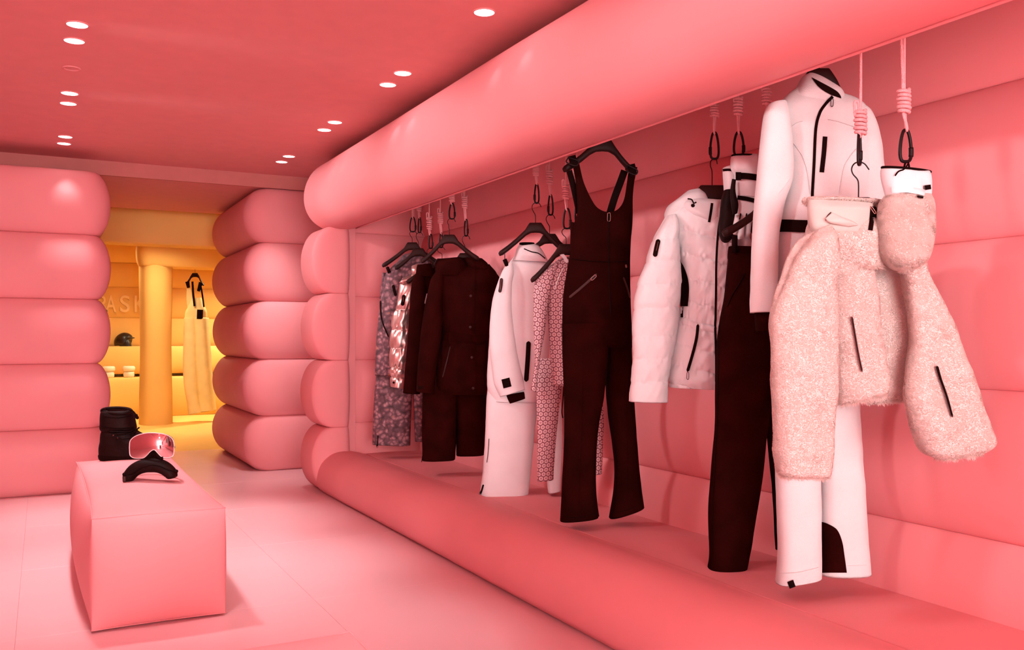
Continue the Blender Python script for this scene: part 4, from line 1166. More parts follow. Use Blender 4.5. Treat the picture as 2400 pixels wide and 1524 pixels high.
# ------------------------------------------------------------------ 6  patterned base layer
d = 4.60
rope('pink knotted rope above the patterned top, rightmost of the middle three', (1326, 434, 466), (1328, 492), d)
carabiner('black carabiner above the patterned top, rightmost of the middle three', (1317, 487, 1341, 538), d)
hanger('dark curved hanger carrying the octagon-patterned top', (1327, 572), (1243, 656), (1400, 640), d - 0.05, (1328, 535), nb=1.0)
pt = T_('base_layer_shirt', 1300, 910, d, 'long-sleeved top in a pink octagon pattern on a curved hanger', 'top', 'hanging ski clothes')
gk = dict(folds=(0.005, 16, 1.6), wr=(0.001, 25))
pb = tube('body', [(1305, 610, 1345, 598, .5), (1282, 630, 1365, 622, .8), (1278, 660, 1375, 655), (1283, 710, 1375, 705), (1285, 760, 1375, 760), (1290, 830, 1378, 830), (1297, 905, 1378, 903)], d, 0.055, GEO, pt, **gk)
tube('sleeve', [(1292, 622, 1310, 612, .4), (1262, 645, 1304, 640, .8), (1252, 672, 1290, 690), (1250, 710, 1284, 722), (1251, 780, 1276, 780), (1254, 845, 1266, 835, .9), (1250, 880, 1260, 882, .85), (1245, 914, 1256, 919, .8)], d - 0.03, 0.035, GEO, pt, nseg=40, **gk)
strip('raglan_seam', pb, [(1325, 622), (1312, 645), (1300, 680)], 2.5, WHITE, pt, off=0.002)
band('neck_facing', [(1308, 592, -.055), (1320, 600, -.055), (1330, 615, -.055)], [5, 8, 8], d, WHITE, pt)
lgs = T_('base_layer_leggings', 1285, 1125, d, 'slim leggings in a pink octagon pattern under the matching top', 'leggings', 'hanging ski clothes')
tube('leg', [(1256, 880, 1318, 880, .8), (1257, 914, 1316, 908), (1259, 979, 1308, 979), (1260, 1040, 1303, 1029), (1260, 1090, 1299, 1085), (1260, 1127, 1297, 1124)], d + 0.05, 0.045, GEO, lgs, **gk)
tube('leg', [(1345, 880, 1400, 880, .8), (1370, 960, 1414, 960), (1385, 1040, 1413, 1040), (1392, 1112, 1411, 1109)], d + 0.07, 0.04, GEO, lgs, **gk)
tube('waist', [(1256, 840, 1385, 840, .8), (1256, 860, 1392, 860), (1258, 890, 1400, 890, .9)], d + 0.06, 0.04, GEO, lgs, nrow=20, **gk)
sweep('drawcord', [U(1321, 906, d - 0.055), U(1319, 940, d - 0.055), U(1317, 965, d - 0.055), U(1319, 980, d - 0.055)], 0.003, BLACKTRIM, lgs, nseg=6, n=16)

# ------------------------------------------------------------------ 7  white shell jacket and trousers
d = 5.02
rope('pink knotted rope, leftmost of the middle three', (1256, 388, 412), (1258, 432), d)
carabiner('black carabiner, leftmost of the middle three', (1250, 430, 1266, 478), d, gate=-1)
hanger('long dark hanger leaning left above the white shell jacket', (1255, 522), (1168, 594), (1330, 590), d - 0.06, (1257, 475), clips=[(1183, 594, 612)])
rope('pink knotted rope, middle one above the white shell jacket', (1288, 398, 432), (1290, 458), d + 0.02)
carabiner('black carabiner, middle one above the white shell jacket', (1282, 455, 1299, 506), d + 0.02, gate=-1)
hanger('dark hanger behind the white collar, middle of three', (1288, 548), (1200, 612), (1372, 612), d + 0.03, (1290, 503))
wj = T_('shell_jacket', 1200, 940, d, 'pale pink-white shell jacket with black cuff and dark zip pocket', 'jacket', 'hanging ski clothes')
wk = dict(folds=(0.008, 12, 1.5), wr=(0.0015, 30))
wb = tube('body', [(1205, 600, 1278, 605, .6), (1186, 625, 1290, 630, .9), (1168, 660, 1292, 660), (1157, 700, 1290, 700), (1149, 770, 1288, 770), (1145, 840, 1285, 840), (1143, 905, 1280, 905), (1157, 941, 1262, 943, .9)], d + 0.02, 0.09, WHITE, wj, **wk)
ws = tube('sleeve', [(1186, 620, 1202, 616, .4), (1174, 642, 1204, 640, .8), (1164, 670, 1199, 672), (1154, 705, 1199, 725), (1148, 760, 1205, 780), (1148, 820, 1213, 830), (1155, 880, 1223, 872), (1160, 905, 1228, 893), (1172, 930, 1231, 912)], d - 0.055, 0.06, WHITE, wj, **wk)
tube('cuff_tab', [(1186, 926, 1228, 918, .9), (1190, 936, 1230, 924, .9), (1195, 946, 1231, 934, .8)], d - 0.055, 0.045, BLACK, wj, nrow=12, folds=None)
patch('cuff_strap', ws, [(1175, 890, 1194, 885), (1177, 898, 1196, 893), (1180, 911, 1199, 906)], BLACKTRIM, wj, nr=10, ncol=8, off=0.004)
wc = tube('collar', [(1214, 576, 1252, 572, .6), (1210, 584, 1266, 580, .9), (1207, 596, 1282, 606), (1203, 612, 1284, 616, .8)], d - 0.01, 0.07, WHITE, wj, nrow=40, folds=(0.006, 12, 8))
tube('collar_band', [(1220, 572, 1250, 570, .7), (1218, 578, 1256, 578, .9)], d - 0.01, 0.06, BLACKTRIM, wj, nrow=10, folds=None)
sweep('collar_cord', [U(1228, 583, d - 0.085), U(1245, 590, d - 0.085), U(1262, 594, d - 0.083), U(1278, 606, d - 0.075)], 0.0028, BLACKTRIM, wj, nseg=6, n=24)
strip('sleeve_badge', [ws, wb], [(1175.5, 652), (1174, 670), (1171, 686)], 8, MAROON, wj, off=0.005)
strip('badge_mark', [ws, wb], [(1175, 656), (1173.5, 670), (1172, 680)], 1.6, BRIGHTM, wj, off=0.012)
strip('front_pocket', wb, [(1239, 800), (1237, 840), (1233, 895)], 11, BLACKTRIM, wj, off=0.005)
strip('hem_seam', wb, [(1157, 941), (1200, 943), (1258, 942)], 2, WHITE, wj)
wp = T_('shell_trousers', 1200, 1165, d, 'pale pink-white ski trousers with ankle zip under the shell jacket', 'trousers', 'hanging ski clothes')
wl = tube('leg', [(1146, 900, 1262, 900, .8), (1141, 930, 1261, 950), (1139, 979, 1255, 990), (1137, 1029, 1250, 1040), (1132, 1103, 1245, 1095), (1127, 1140, 1240, 1145), (1125, 1159, 1237, 1170)], d + 0.03, 0.08, WHITE, wp, **wk)
tube('leg', [(1252, 900, 1308, 900, .8), (1268, 960, 1315, 960), (1275, 1040, 1318, 1040), (1280, 1100, 1316, 1100), (1285, 1156, 1314, 1150)], d - 0.02, 0.05, WHITE, wp, **wk)
strip('ankle_zip', wl, [(1133, 1136), (1129, 1150), (1126, 1158)], 4, BLACKTRIM, wp, rnd=True)
zip_pull(wl, 1127, 1152, 3.5, 9, BLACKM, wp, ang=0.2)
strip('side_seam', wl, [(1146, 1028), (1144, 1060), (1141, 1085)], 1.6, MAROON, wp)

# ------------------------------------------------------------------ 8  black belted parka and trousers
d = 5.70
rope('pink knotted rope above the black parka hanger, fifth from the post', (1059, 452, 472), (1058, 478), d, tail=False)
carabiner('black carabiner above the black parka, fifth from the post', (1050, 475, 1069, 515), d)
hanger('wide dark hanger standing clear above the black parka', (1053, 550), (986, 612), (1124, 606), d - 0.08, (1058, 512))
rope('pink knotted rope, rightmost of the six near the post', (1089, 460, 488), (1091, 517), d + 0.03)
carabiner('black carabiner, rightmost of the six near the post', (1086, 513, 1099, 555), d + 0.03)
hanger('dark hanger inside the black belted parka', (1090, 593), (1030, 640), (1158, 640), d + 0.03, (1092, 552))
bp = T_('parka', 1080, 925, d, 'black belted parka with a hood and snap buttons', 'jacket', 'hanging ski clothes')
bk = dict(folds=(0.010, 11, 1.5), wr=(0.002, 25))
def waist(ac, s, u, v, Y, X):
    g = np.exp(-((v - 793) / 22.0) ** 2)
    return -0.012 * g + 0.010 * vnoise(u * 0.16, v * 0.012, 3.0) * np.exp(-((v - 793) / 55.0) ** 2)
bb = tube('body', [(1035, 622, 1148, 620, .6), (1022, 642, 1166, 646, .9), (1026, 687, 1157, 687), (1034, 746, 1148, 746, .95), (1036, 790, 1146, 790, .85), (1028, 820, 1146, 825), (1022, 860, 1143, 860), (1019, 905, 1141, 905), (1026, 924, 1136, 926, .85)], d, 0.095, BLACK2, bp, nseg=90, nrow=120, disp=waist, **bk)
bs = tube('sleeve', [(1022, 636, 1038, 632, .4), (1010, 656, 1040, 655, .8), (999, 702, 1037, 705), (990, 755, 1037, 755), (984, 810, 1032, 810), (980, 860, 1023, 860), (977, 905, 1018, 905), (977, 918, 1018, 923, .9)], d - 0.06, 0.06, BLACK2, bp, **bk)
tube('sleeve', [(1142, 632, 1158, 636, .4), (1146, 650, 1170, 655, .8), (1144, 700, 1165, 700), (1138, 760, 1158, 760), (1136, 830, 1152, 830), (1134, 905, 1148, 905, .9)], d + 0.07, 0.05, BLACK2, bp, **bk)
hk = dict(nrow=50, folds=(0.008, 10, 8), wr=(0.002, 30))
h1 = tube('hood', [(1026, 608, 1080, 603, .5), (1021, 616, 1092, 612, .9), (1020, 632, 1090, 628), (1024, 646, 1078, 646, .8)], d - 0.04, 0.075, BLACK2, bp, **hk)
h2 = tube('hood', [(1092, 604, 1130, 606, .5), (1090, 612, 1143, 618, .9), (1094, 622, 1146, 632), (1104, 636, 1138, 642, .6)], d - 0.02, 0.075, BLACK2, bp, **hk)
pk_ = patch('button_placket', [bb, h1, h2], [(1080, 604, 1112, 604), (1078, 640, 1113, 640), (1077, 700, 1112, 700), (1079, 790, 1112, 790), (1080, 850, 1114, 850), (1082, 924, 1116, 924)], BLACK2, bp, nr=60, off=0.006)
for (u, v) in ((1103.6, 694), (1102.5, 767), (1106, 838), (1109, 910)):
    button('snap_button', bb, u, v, 3.2, MAROON, bp).location = Vector((0, 0, 0)) - Vector(FW) * 0.012
strip('belt', [bb], [(1040, 786), (1060, 790), (1085, 793), (1115, 796), (1145, 793)], 22, BLACK, bp, rnd=False, off=0.006, n=36)
strip('belt_loop', [bb], [(1053, 778), (1053, 806)], 6, BLACK2, bp, rnd=False, off=0.014)
strip('hip_pocket', bb, [(1055, 812), (1047, 845), (1037, 885)], 3, MAROON, bp)
strip('cuff_tab', bs, [(977, 908), (992, 909)], 8, BLACKTRIM, bp, rnd=False)
bt = T_('ski_trousers', 1065, 1075, d, 'black wide-leg ski trousers under the belted parka', 'trousers', 'hanging ski clothes')
tl = tube('leg', [(992, 880, 1076, 880, .8), (990, 930, 1072, 930), (989, 1000, 1070, 1000), (990, 1050, 1068, 1050), (990, 1079, 1066, 1078)], d + 0.02, 0.08, BLACK2, bt, **bk)
tube('leg', [(1064, 880, 1142, 880, .8), (1068, 930, 1141, 930), (1070, 1000, 1138, 1000), (1070, 1040, 1136, 1040), (1070, 1068, 1134, 1066)], d + 0.07, 0.075, BLACK2, bt, **bk)
tube('waist', [(995, 860, 1140, 860, .8), (992, 880, 1142, 880), (990, 900, 1142, 900, .9)], d + 0.04, 0.07, BLACK2, bt, nrow=16, folds=None)
strip('ankle_zip_cord', tl, [(990, 1070), (988, 1084)], 1.6, BLACKTRIM, bt)

# ------------------------------------------------------------------ 9  black jacket behind, metallic puffer, printed outfit
d = 6.08
rope('pink knotted rope, third from the post', (1006, 508, 538), (1008, 552), d)
carabiner('black carabiner, third from the post', (1003, 548, 1016, 584), d)
hanger('dark hanger hidden in the black jacket collar, third from the post', (1004, 618), (952, 660), (1058, 660), d, (1009, 582))
rope('pink knotted rope, fourth from the post', (1032, 498, 524), (1034, 548), d - 0.05)
carabiner('black carabiner, fourth from the post', (1028, 545, 1040, 582), d - 0.05)
hanger('dark hanger behind the parka hood, fourth from the post', (1036, 606), (985, 650), (1090, 650), d - 0.03, (1034, 580))
kj = T_('softshell_jacket', 975, 920, d, 'plain black jacket squeezed between metallic puffer and belted parka', 'jacket', 'hanging ski clothes')
tube('body', [(985, 632, 1030, 630, .6), (972, 650, 1045, 650, .9), (966, 700, 1050, 700), (964, 780, 1048, 780), (962, 860, 1046, 860), (960, 905, 1044, 905, .9)], d, 0.08, BLACK2, kj, **bk)
ks = tube('sleeve', [(976, 640, 990, 636, .4), (968, 655, 996, 655, .8), (961, 690, 1000, 700), (957, 770, 1000, 770), (951, 850, 994, 850), (945, 921, 984, 924)], d - 0.07, 0.06, BLACK2, kj, **bk)
tube('collar', [(978, 622, 1010, 618, .6), (976, 632, 1014, 630), (974, 650, 1018, 650, .9)], d - 0.05, 0.06, BLACK2, kj, nrow=20, folds=None)
strip('sleeve_badge', ks, [(1001, 688), (996, 712)], 3, WHITE, kj, off=0.01)

d = 6.30
hanger('dark hanger second from the post, over the printed jacket', (981, 582), (925, 628), (1040, 628), d + 0.12, (983, 545))
rope('pink knotted rope, second from the post', (982, 482, 495), (983, 512), d + 0.12, tail=False)
carabiner('black carabiner, second from the post', (978, 509, 989, 547), d + 0.12)
mp = T_('metallic_puffer', 940, 905, d, 'shiny rose-silver puffer jacket with a rolled hood', 'jacket', 'hanging ski clothes')
qm = quilt([640, 727, 772, 816, 862, 885, 925], 0.019, slope=0.0, wav=0.5)
ms = tube('sleeve', [(944, 652, 972, 650, .5), (938, 668, 978, 668, .8), (934, 700, 974, 705), (924, 735, 968, 735), (918, 765, 964, 765), (915, 815, 960, 815), (915, 862, 956, 862), (916, 885, 952, 885, .9), (918, 906, 946, 911, .85)], d - 0.03, 0.075, SILVER, mp, nseg=90, nrow=160, folds=None, wr=None, disp=qm)
tube('body', [(955, 655, 990, 650, .6), (940, 690, 1000, 690), (932, 760, 1000, 760), (930, 830, 998, 830), (930, 880, 994, 880, .9)], d + 0.05, 0.07, SILVER, mp, nseg=60, nrow=100, disp=quilt([640, 690, 745, 800, 850, 900], 0.014))
tube('hood', [(965, 624, 982, 618, .5), (964, 634, 992, 628), (966, 646, 990, 642), (974, 656, 986, 652, .6)], d - 0.06, 0.05, SILVER, mp, nrow=40, folds=(0.01, 18, 18))
tube('collar', [(946, 652, 966, 644, .5), (938, 660, 972, 650), (936, 664, 976, 656), (944, 668, 970, 662, .6)], d - 0.08, 0.05, SILVER, mp, nrow=40, folds=(0.01, 18, 18))
strip('sleeve_badge', ms, [(947, 691), (945, 704), (943, 717)], 8.5, BLACKTRIM, mp, off=0.006)
strip('badge_mark', ms, [(946, 696), (945, 708)], 1.4, BRIGHTM, mp, off=0.014)
strip('cuff_opening', ms, [(920, 897), (925, 897)], 6, BLACKTRIM, mp, off=0.006)

d = 6.52
rope('pink knotted rope, nearest the post', (968, 470, 488), (968, 511), d - 0.05, tail=False)
carabiner('black carabiner, nearest the post', (958, 508, 977, 545), d - 0.05)
hanger('dark hanger nearest the post, bare left arm showing', (966, 568), (895, 622), (1036, 618), d - 0.09, (968, 542), clips=[(908, 620, 630)])
fj = T_('printed_jacket', 930, 885, d, 'mauve floral printed ski jacket nearest the post', 'jacket', 'hanging ski clothes')
xk = dict(folds=(0.010, 12, 1.6), wr=(0.002, 25))
fb = tube('body', [(940, 606, 1000, 602, .6), (916, 628, 1018, 622, .9), (900, 650, 1020, 650), (892, 705, 1015, 705), (886, 770, 1010, 770), (882, 830, 1005, 830), (880, 880, 1000, 882, .9)], d, 0.085, FLORAL, fj, **xk)
fs = tube('sleeve', [(918, 628, 938, 622, .4), (908, 646, 945, 645, .8), (903, 690, 948, 690), (899, 740, 944, 740), (898, 800, 936, 800), (902, 850, 932, 850), (908, 880, 930, 882, .9)], d - 0.06, 0.055, FLORAL, fj, **xk)
tube('collar', [(948, 596, 985, 592, .6), (938, 604, 1000, 598, .9), (930, 620, 1005, 616, .9)], d - 0.01, 0.065, FLORAL, fj, nrow=24, **xk)
tube('shoulder_strap', [(897, 640, 904, 640, .6), (893, 680, 902, 680), (890, 700, 900, 704, .6)], d + 0.01, 0.05, FLORAL, fj, nrow=16, nseg=20, folds=None)
strip('sleeve_badge', fs, [(921.5, 668), (924, 680), (928, 694)], 7, BLACKTRIM, fj, off=0.006)
strip('pocket_zip', [fs, fb], [(891.5, 705), (892, 730), (897, 757), (911, 791)], 3.4, BLACKTRIM, fj, off=0.006)
fp = T_('printed_trousers', 930, 1040, d, 'mauve floral printed ski trousers matching the jacket above', 'trousers', 'hanging ski clothes')
fl_ = tube('leg', [(884, 850, 970, 850, .8), (879, 900, 968, 900), (875, 960, 964, 960), (874, 1010, 962, 1010), (873, 1041, 961, 1044)], d + 0.02, 0.075, FLORAL, fp, **xk)
tube('leg', [(955, 850, 1005, 850, .8), (965, 900, 1002, 900), (971, 960, 998, 960), (974, 1034, 994, 1034)], d + 0.04, 0.06, FLORAL, fp, **xk)
strip('ankle_zip', fl_, [(886, 1020), (885, 1040), (883, 1047)], 2.5, BLACKTRIM, fp)
zip_pull(fl_, 884, 1042, 3, 7, BLACKM, fp)

# ------------------------------------------------------------------ things on the bench
def bench_z(x, y):
    px = (x - 0.421) / 0.251; py = (y - 4.745) / 0.905
    return 0.447 + 0.055 * (max(0.0, 1 - px * px) * max(0.0, 1 - py * py)) ** 0.62
def seat_d(u, v):
    """distance at which the bench top carries a thing whose foot shows at (u, v)"""
    d = 4.5
    for _ in range(40):
        p = U(u, v, d)
        d = 0.5 * d + 0.5 * (EYE[2] - bench_z(p[0], p[1])) * F_PX / (v - HZ)
    return d

def boot():
    d = seat_d(280, 1076)
    t = T_('snow_boot', 300, 1077, d, 'black quilted snow boot with drawcord cuff at the back of the bench', 'boot')
    o = lambda x, y: (220 + x / 7.26, 940 + y / 7.26)
    def rw(l): return [(*o(a, b), *o(c2, d2), *q) for a, b, c2, d2, *q in l]
    sh = tube('shaft', rw([(165, 170, 610, 160, .75), (140, 190, 655, 190, .9), (135, 260, 668, 260), (138, 380, 682, 380), (140, 460, 695, 455), (165, 510, 690, 500, .9)]), d, 0.085, LEATHER, t, nrow=60, folds=(0.004, 12, 8), wr=(0.0015, 40))
    ft = tube('vamp', rw([(165, 505, 690, 500, .85), (150, 560, 745, 560), (135, 660, 860, 650), (120, 760, 980, 745), (110, 850, 1040, 850), (115, 930, 1050, 930)]), d, 0.095, LEATHER, t, nrow=60, folds=(0.003, 10, 6))
    tube('sole', rw([(112, 905, 1052, 905), (108, 930, 1058, 930), (118, 975, 1058, 972), (140, 996, 1050, 990, .95)]), d, 0.10, BLACKTRIM, t, nrow=16, folds=None)
    c0 = o(385, 190)
    rim = [U(c0[0] + 34 * math.cos(a), c0[1] - 3 - 6.5 * math.sin(a) * -1, d - 0.075 * math.sin(a)) for a in np.linspace(0, 2 * math.pi, 44, endpoint=False)]
    sweep('cuff_rim', rim, 0.010, LEATHER, t, nseg=10, closed=True)
    tube('fleece_lining', rw([(240, 165, 560, 160, .6), (230, 185, 570, 180, .7), (240, 215, 560, 212, .6)]), d, 0.08, BLACK, t, nrow=12, folds=None)
    sweep('drawcord', [U(*o(590, 140), d - 0.02), U(*o(660, 170), d - 0.05), U(*o(705, 220), d - 0.06), U(*o(740, 290), d - 0.06)], 0.004, BLACKTRIM, t, nseg=6, n=24)
    V, Fc = sweep_data(crom([U(*o(705, 225), d - 0.06), U(*o(750, 310), d - 0.06)], 8), np.array([.004, .009, .01, .008, .009, .009, .008, .004]), 10)
    mesh('cord_toggle', V, Fc, BLACKTRIM, t)
    V, Fc = sweep_data(crom([U(*o(130, 170), d - 0.03), U(*o(190, 140), d - 0.03)], 8), np.array([.004, .009, .01, .008, .009, .009, .008, .004]), 10)
    mesh('cord_toggle', V, Fc, BLACKTRIM, t)
    for pl in ([(250, 515), (450, 530), (600, 525), (720, 470)], [(300, 570), (480, 560), (620, 560), (740, 500)], [(640, 640), (690, 560), (740, 480), (775, 450)], [(690, 470), (760, 520), (830, 560)], [(380, 600), (500, 640), (620, 620)]):
        P = []
        for a, b in pl:
            u, v = o(a, b); P.append(U(u, v, depth_of([sh, ft], u, v, d - 0.09) - 0.006))
        sweep('lace', P, 0.004, LEATHER, t, nseg=6, n=24)
    for a, b in ((330, 585), (405, 622)):
        u, v = o(a, b); button('eyelet', ft, u, v, 2.2, BRIGHTM, t)
    strip('shaft_seam', sh, [o(150, 440), o(400, 470), o(690, 450)], 2.5, BLACKTRIM, t)
    strip('top_seam', sh, [o(165, 255), o(400, 290), o(660, 250)], 2, BLACKTRIM, t)
boot()

def goggles():
    d = seat_d(350, 1127)
    o = lambda x, y: (220 + x / 7.26, 940 + y / 7.26)
    t = T_('goggle_case', 350, 1128, d, 'black crescent-shaped zip case on the bench under the goggles', 'case')
    arc = [(590, 1362), (608, 1275), (700, 1172), (840, 1110), (985, 1093), (1115, 1107), (1225, 1157), (1308, 1238), (1322, 1318)]
    P = crom([U(*o(a, b), d) for a, b in arc], 60)
    rad = np.interp(np.linspace(0, 1, 60), [0, 0.04, 0.12, 0.3, 0.5, 0.7, 0.88, 0.96, 1], [.016, .025, .028, .031, .033, .031, .028, .025, .016])
    T = np.gradient(P, axis=0); T /= np.linalg.norm(T, axis=1, keepdims=True)
    Nn = np.cross(T, FW); Nn /= np.linalg.norm(Nn, axis=1, keepdims=True)
    ph = np.linspace(0, 2 * math.pi, 28, endpoint=False)
    V = (P[:, None] + Nn[:, None] * (rad[:, None] * 1.0 * np.cos(ph))[..., None] - FW * ((rad[:, None] * 1.25) * np.sin(ph))[..., None]).reshape(-1, 3)
    Fc = grid_faces(60, 28) + [tuple(range(28))[::-1], tuple(59 * 28 + j for j in range(28))]
    b = mesh('case_shell', V, Fc, LEATHER, t)
    p = Part(); p.V = V; p.F = Fc; p.bvh = None; p.d = d
    strip('zip_line', p, [o(540, 1255), o(660, 1240), o(780, 1160), o(900, 1105), o(1000, 1090), o(1120, 1110), o(1230, 1160), o(1370, 1195)], 3, BLACKTRIM, t, n=50)
    V2, F2 = sweep_data(crom([U(*o(495, 1240), d - 0.03), U(*o(545, 1260), d - 0.035)], 6), np.array([.004, .008, .009, .009, .008, .004]), 8)
    mesh('zip_slider', V2, F2, BLACKTRIM, t)
    V2, F2 = sweep_data(crom([U(*o(520, 1280), d - 0.035), U(*o(518, 1385), d - 0.035)], 6), np.array([.005, .008, .008, .008, .008, .005]), 8)
    mesh('zip_tab', V2, F2, MAROON, t)
    V2, F2 = sweep_data(crom([U(*o(1385, 1170), d - 0.01), U(*o(1410, 1230), d - 0.01)], 6), np.array([.004, .009, .011, .011, .009, .004]), 8)
    mesh('end_tab', V2, F2, BLACKTRIM, t)

    dg = d + 0.02
    g = T_('ski_goggles', 357, 1076, dg, 'frameless ski goggles with mirrored pink lens propped on the black case', 'goggles')
    # lens outline: upper edge and lower edge with the nose notch
    ux = np.array([604, 612, 640, 700, 780, 880, 980, 1080, 1180, 1270, 1330, 1358, 1366])
    ut = np.array([790, 700, 650, 605, 572, 550, 543, 548, 562, 595, 640, 700, 780])
    lx = np.array([604, 612, 640, 690, 780, 850, 900, 950, 990, 1020, 1050, 1090, 1140, 1200, 1280, 1330, 1358, 1366])
    lv = np.array([800, 910, 950, 972, 978, 968, 925, 870, 840, 832, 845, 890, 940, 968, 965, 945, 905, 800])
    q_ = crom(np.column_stack([ux, ut]), 200); ux, ut = np.maximum.accumulate(q_[:, 0]), q_[:, 1]
    q_ = crom(np.column_stack([lx, lv]), 240); lx, lv = np.maximum.accumulate(q_[:, 0]), q_[:, 1]
    n, m = 120, 26
    V = []; outl_t = []; outl_b = []
    for i in range(n):
        x = 604 + (1366 - 604) * (0.5 - 0.5 * math.cos(math.pi * i / (n - 1)))
        ya, yb = np.interp(x, ux, ut), np.interp(x, lx, lv)
        for j in range(m):
            y = ya + (yb - ya) * j / (m - 1)
            q = (x - 985) / 381
            dep = dg - 0.045 + 0.05 * q * q + 0.012 * ((y - 760) / 220) ** 2
            p = U(*o(x, y), dep); V.append(p)
            if j == 0: outl_t.append(p)
            if j == m - 1: outl_b.append(p)
    k = len(V)
    Vb = [np.array(p) + FW * 0.004 for p in V]
    Fc = grid_faces(n, m, closed=False); Fb = [tuple(i + k for i in f[::-1]) for f in Fc]
    mesh('mirror_lens', np.array(V + Vb), Fc + Fb, LENS, g)
    sweep('lens_rim', outl_t + outl_b[::-1][1:-1], 0.0019, FRAMEW, g, nseg=8, closed=True)
    # black face foam behind the lens
    ring = []
    for s in np.linspace(0, 1, 60):
        x = 650 + (1320 - 650) * s
        ring.append(U(*o(x, np.interp(x, lx, lv) - 25), dg + 0.01 + 0.04 * ((x - 985) / 381) ** 2))
    for s in np.linspace(1, 0, 60):
        x = 650 + (1320 - 650) * s
        ring.append(U(*o(x, np.interp(x, ux, ut) + 30), dg + 0.01 + 0.04 * ((x - 985) / 381) ** 2))
    sweep('face_foam', ring, 0.010, BLACK, g, nseg=8, closed=True)
    for pl in ([(1020, 850), (990, 880), (950, 935), (880, 985)], [(1020, 850), (1060, 890), (1100, 945), (1170, 985)]):
        sweep('nose_bridge', [U(*o(a, b_), dg - 0.02) for a, b_ in pl], [.006, .008, .012, .012], BLACKTRIM, g, nseg=8, n=16)
    # elastic head strap lying behind
    sweep('head_strap', [U(*o(620, 800), dg + 0.02), U(*o(650, 840), dg + 0.10), U(*o(985, 870), dg + 0.15), U(*o(1320, 830), dg + 0.10), U(*o(1350, 790), dg + 0.02)], 0.010, BLACKTRIM, g, nseg=8, n=30, flat=(1, 0.3))
goggles()

# ------------------------------------------------------------------ things in the yellow room
def helmet():
    d = 14.62 / (math.cos(YAW) - (290 - CX) / F_PX * math.sin(YAW))
    t = T_('ski_helmet', 290, 813, d, 'black ski helmet on the upper yellow step', 'helmet')
    c0 = U(291, 800, d)
    V = []; n, m = 24, 36
    for i in range(n):
        th = math.pi * 0.62 * i / (n - 1)
        for j in range(m):
            a = 2 * math.pi * j / m
            x = math.sin(th) * math.cos(a); y = math.sin(th) * math.sin(a); z = math.cos(th)
            cut = 0.55 * max(0, x) ** 2 * max(0, (th / (math.pi * 0.62)) - 0.45)   # face opening to the right
            V.append(c0 + RT * x * (0.145 - 0.09 * cut * 3) + FW * y * 0.12 + UP * (z * 0.13 + cut * 0.10 - 0.02 * max(0, -x)))
    mesh('shell', np.array(V), grid_faces(n, m) + [tuple((n - 1) * m + j for j in range(m))], GLOSSBLACK, t)
    sweep('brim', [c0 + RT * 0.06 - FW * 0.10 + UP * 0.055, c0 + RT * 0.13 - FW * 0.05 + UP * 0.05, c0 + RT * 0.145 + UP * 0.05, c0 + RT * 0.12 + FW * 0.06 + UP * 0.05], 0.010, GLOSSBLACK, t, nseg=8, n=24)
    tube('ear_pad', [(282, 796, 302, 796, .7), (280, 806, 306, 804), (282, 815, 308, 813, .8)], d - 0.06, 0.05, GLOSSBLACK, t, nrow=16, nseg=24, folds=None)
helmet()
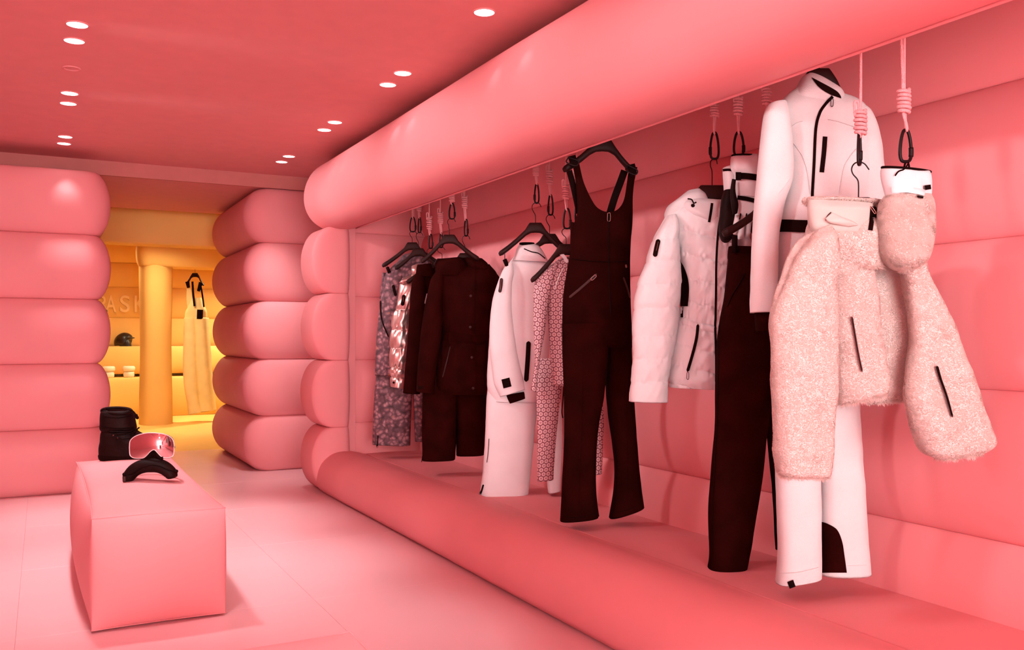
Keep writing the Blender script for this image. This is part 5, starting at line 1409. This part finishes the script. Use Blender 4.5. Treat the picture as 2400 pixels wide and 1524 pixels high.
for k, (u, lb) in enumerate(((302, 'small cream two-tier tub in view on the lower yellow step'), (255, 'small cream tub half hidden by the pink wall on the lower step'))):
    d = 14.25 / (math.cos(YAW) - (u - CX) / F_PX * math.sin(YAW))
    t = T_('small_tub', u, 898, d, lb, 'tub')
    b0 = U(u, 0, d); b0[2] = 0.577
    for nm, z0, z1, r in (('base', 0.0, 0.085, 0.075), ('lid', 0.09, 0.165, 0.085)):
        V = []
        prof = [(0.0, z0), (r * .85, z0), (r, z0 + 0.02), (r, z1 - 0.02), (r * .85, z1), (0, z1)]
        for (rr, zz) in prof:
            V += [b0 + np.array([rr * math.cos(a), rr * math.sin(a), zz]) for a in np.linspace(0, 2 * math.pi, 24, endpoint=False)]
        mesh(nm, np.array(V), grid_faces(6, 24), OFFWHITE, t)

d = 12.35
yo = T_('yellow_salopettes', 462, 968, d, 'pale yellow bib salopettes with black straps in the far room', 'salopettes')
hanger('small black hanger in the far yellow room', (457, 640), (436, 664), (478, 668), d, (456, 620), nb=1.0)
yk = dict(folds=(0.02, 5, 1.0), wr=None)
yb = tube('bib', [(449, 700, 472, 698, .5), (443, 716, 478, 714, .8), (436, 730, 484, 728), (434, 745, 485, 745), (433, 780, 486, 780, .9), (438, 800, 480, 800, .5)], d, 0.12, OVERALL, yo, **yk)
tube('leg', [(433, 745, 462, 745, .9), (432, 800, 465, 800), (431, 850, 466, 850), (433, 900, 466, 900), (440, 940, 470, 940), (444, 972, 478, 966)], d - 0.03, 0.13, OVERALL, yo, **yk)
tube('leg', [(458, 745, 486, 745, .9), (459, 800, 490, 800), (460, 860, 494, 860), (464, 920, 500, 920), (470, 966, 506, 962)], d, 0.13, OVERALL, yo, **yk)
band('front_strap', [(451, 660, -.05), (453, 690, -.1), (456, 718, -.13)], [5, 5, 5], d, BLACKTRIM, yo, 0.01)
band('strap_end', [(439, 660, -.06), (442, 675, -.06)], [10, 7], d, BLACKTRIM, yo, 0.012)
band('strap_end', [(471, 662, -.06), (465, 683, -.06)], [10, 7], d, BLACKTRIM, yo, 0.012)
band('back_strap', [(442, 675, -.03), (444, 700, -.03), (447, 720, -.03)], [9, 14, 16], d, OVERALL, yo, 0.02)
band('front_strap', [(470, 668, -.05), (474, 690, -.05), (478, 720, -.08)], [4, 4, 4], d, BLACKTRIM, yo, 0.01)
strip('chest_tag', yb, [(469, 726), (468, 748)], 14, BLACKTRIM, yo, rnd=False, off=0.02, thick=0.01)
strip('pocket_seam', yb, [(450, 745), (449, 770)], 2, BLACKTRIM, yo, off=0.01)
strip('snap', yb, [(467, 764), (469, 767)], 4, BLACKTRIM, yo, off=0.02)
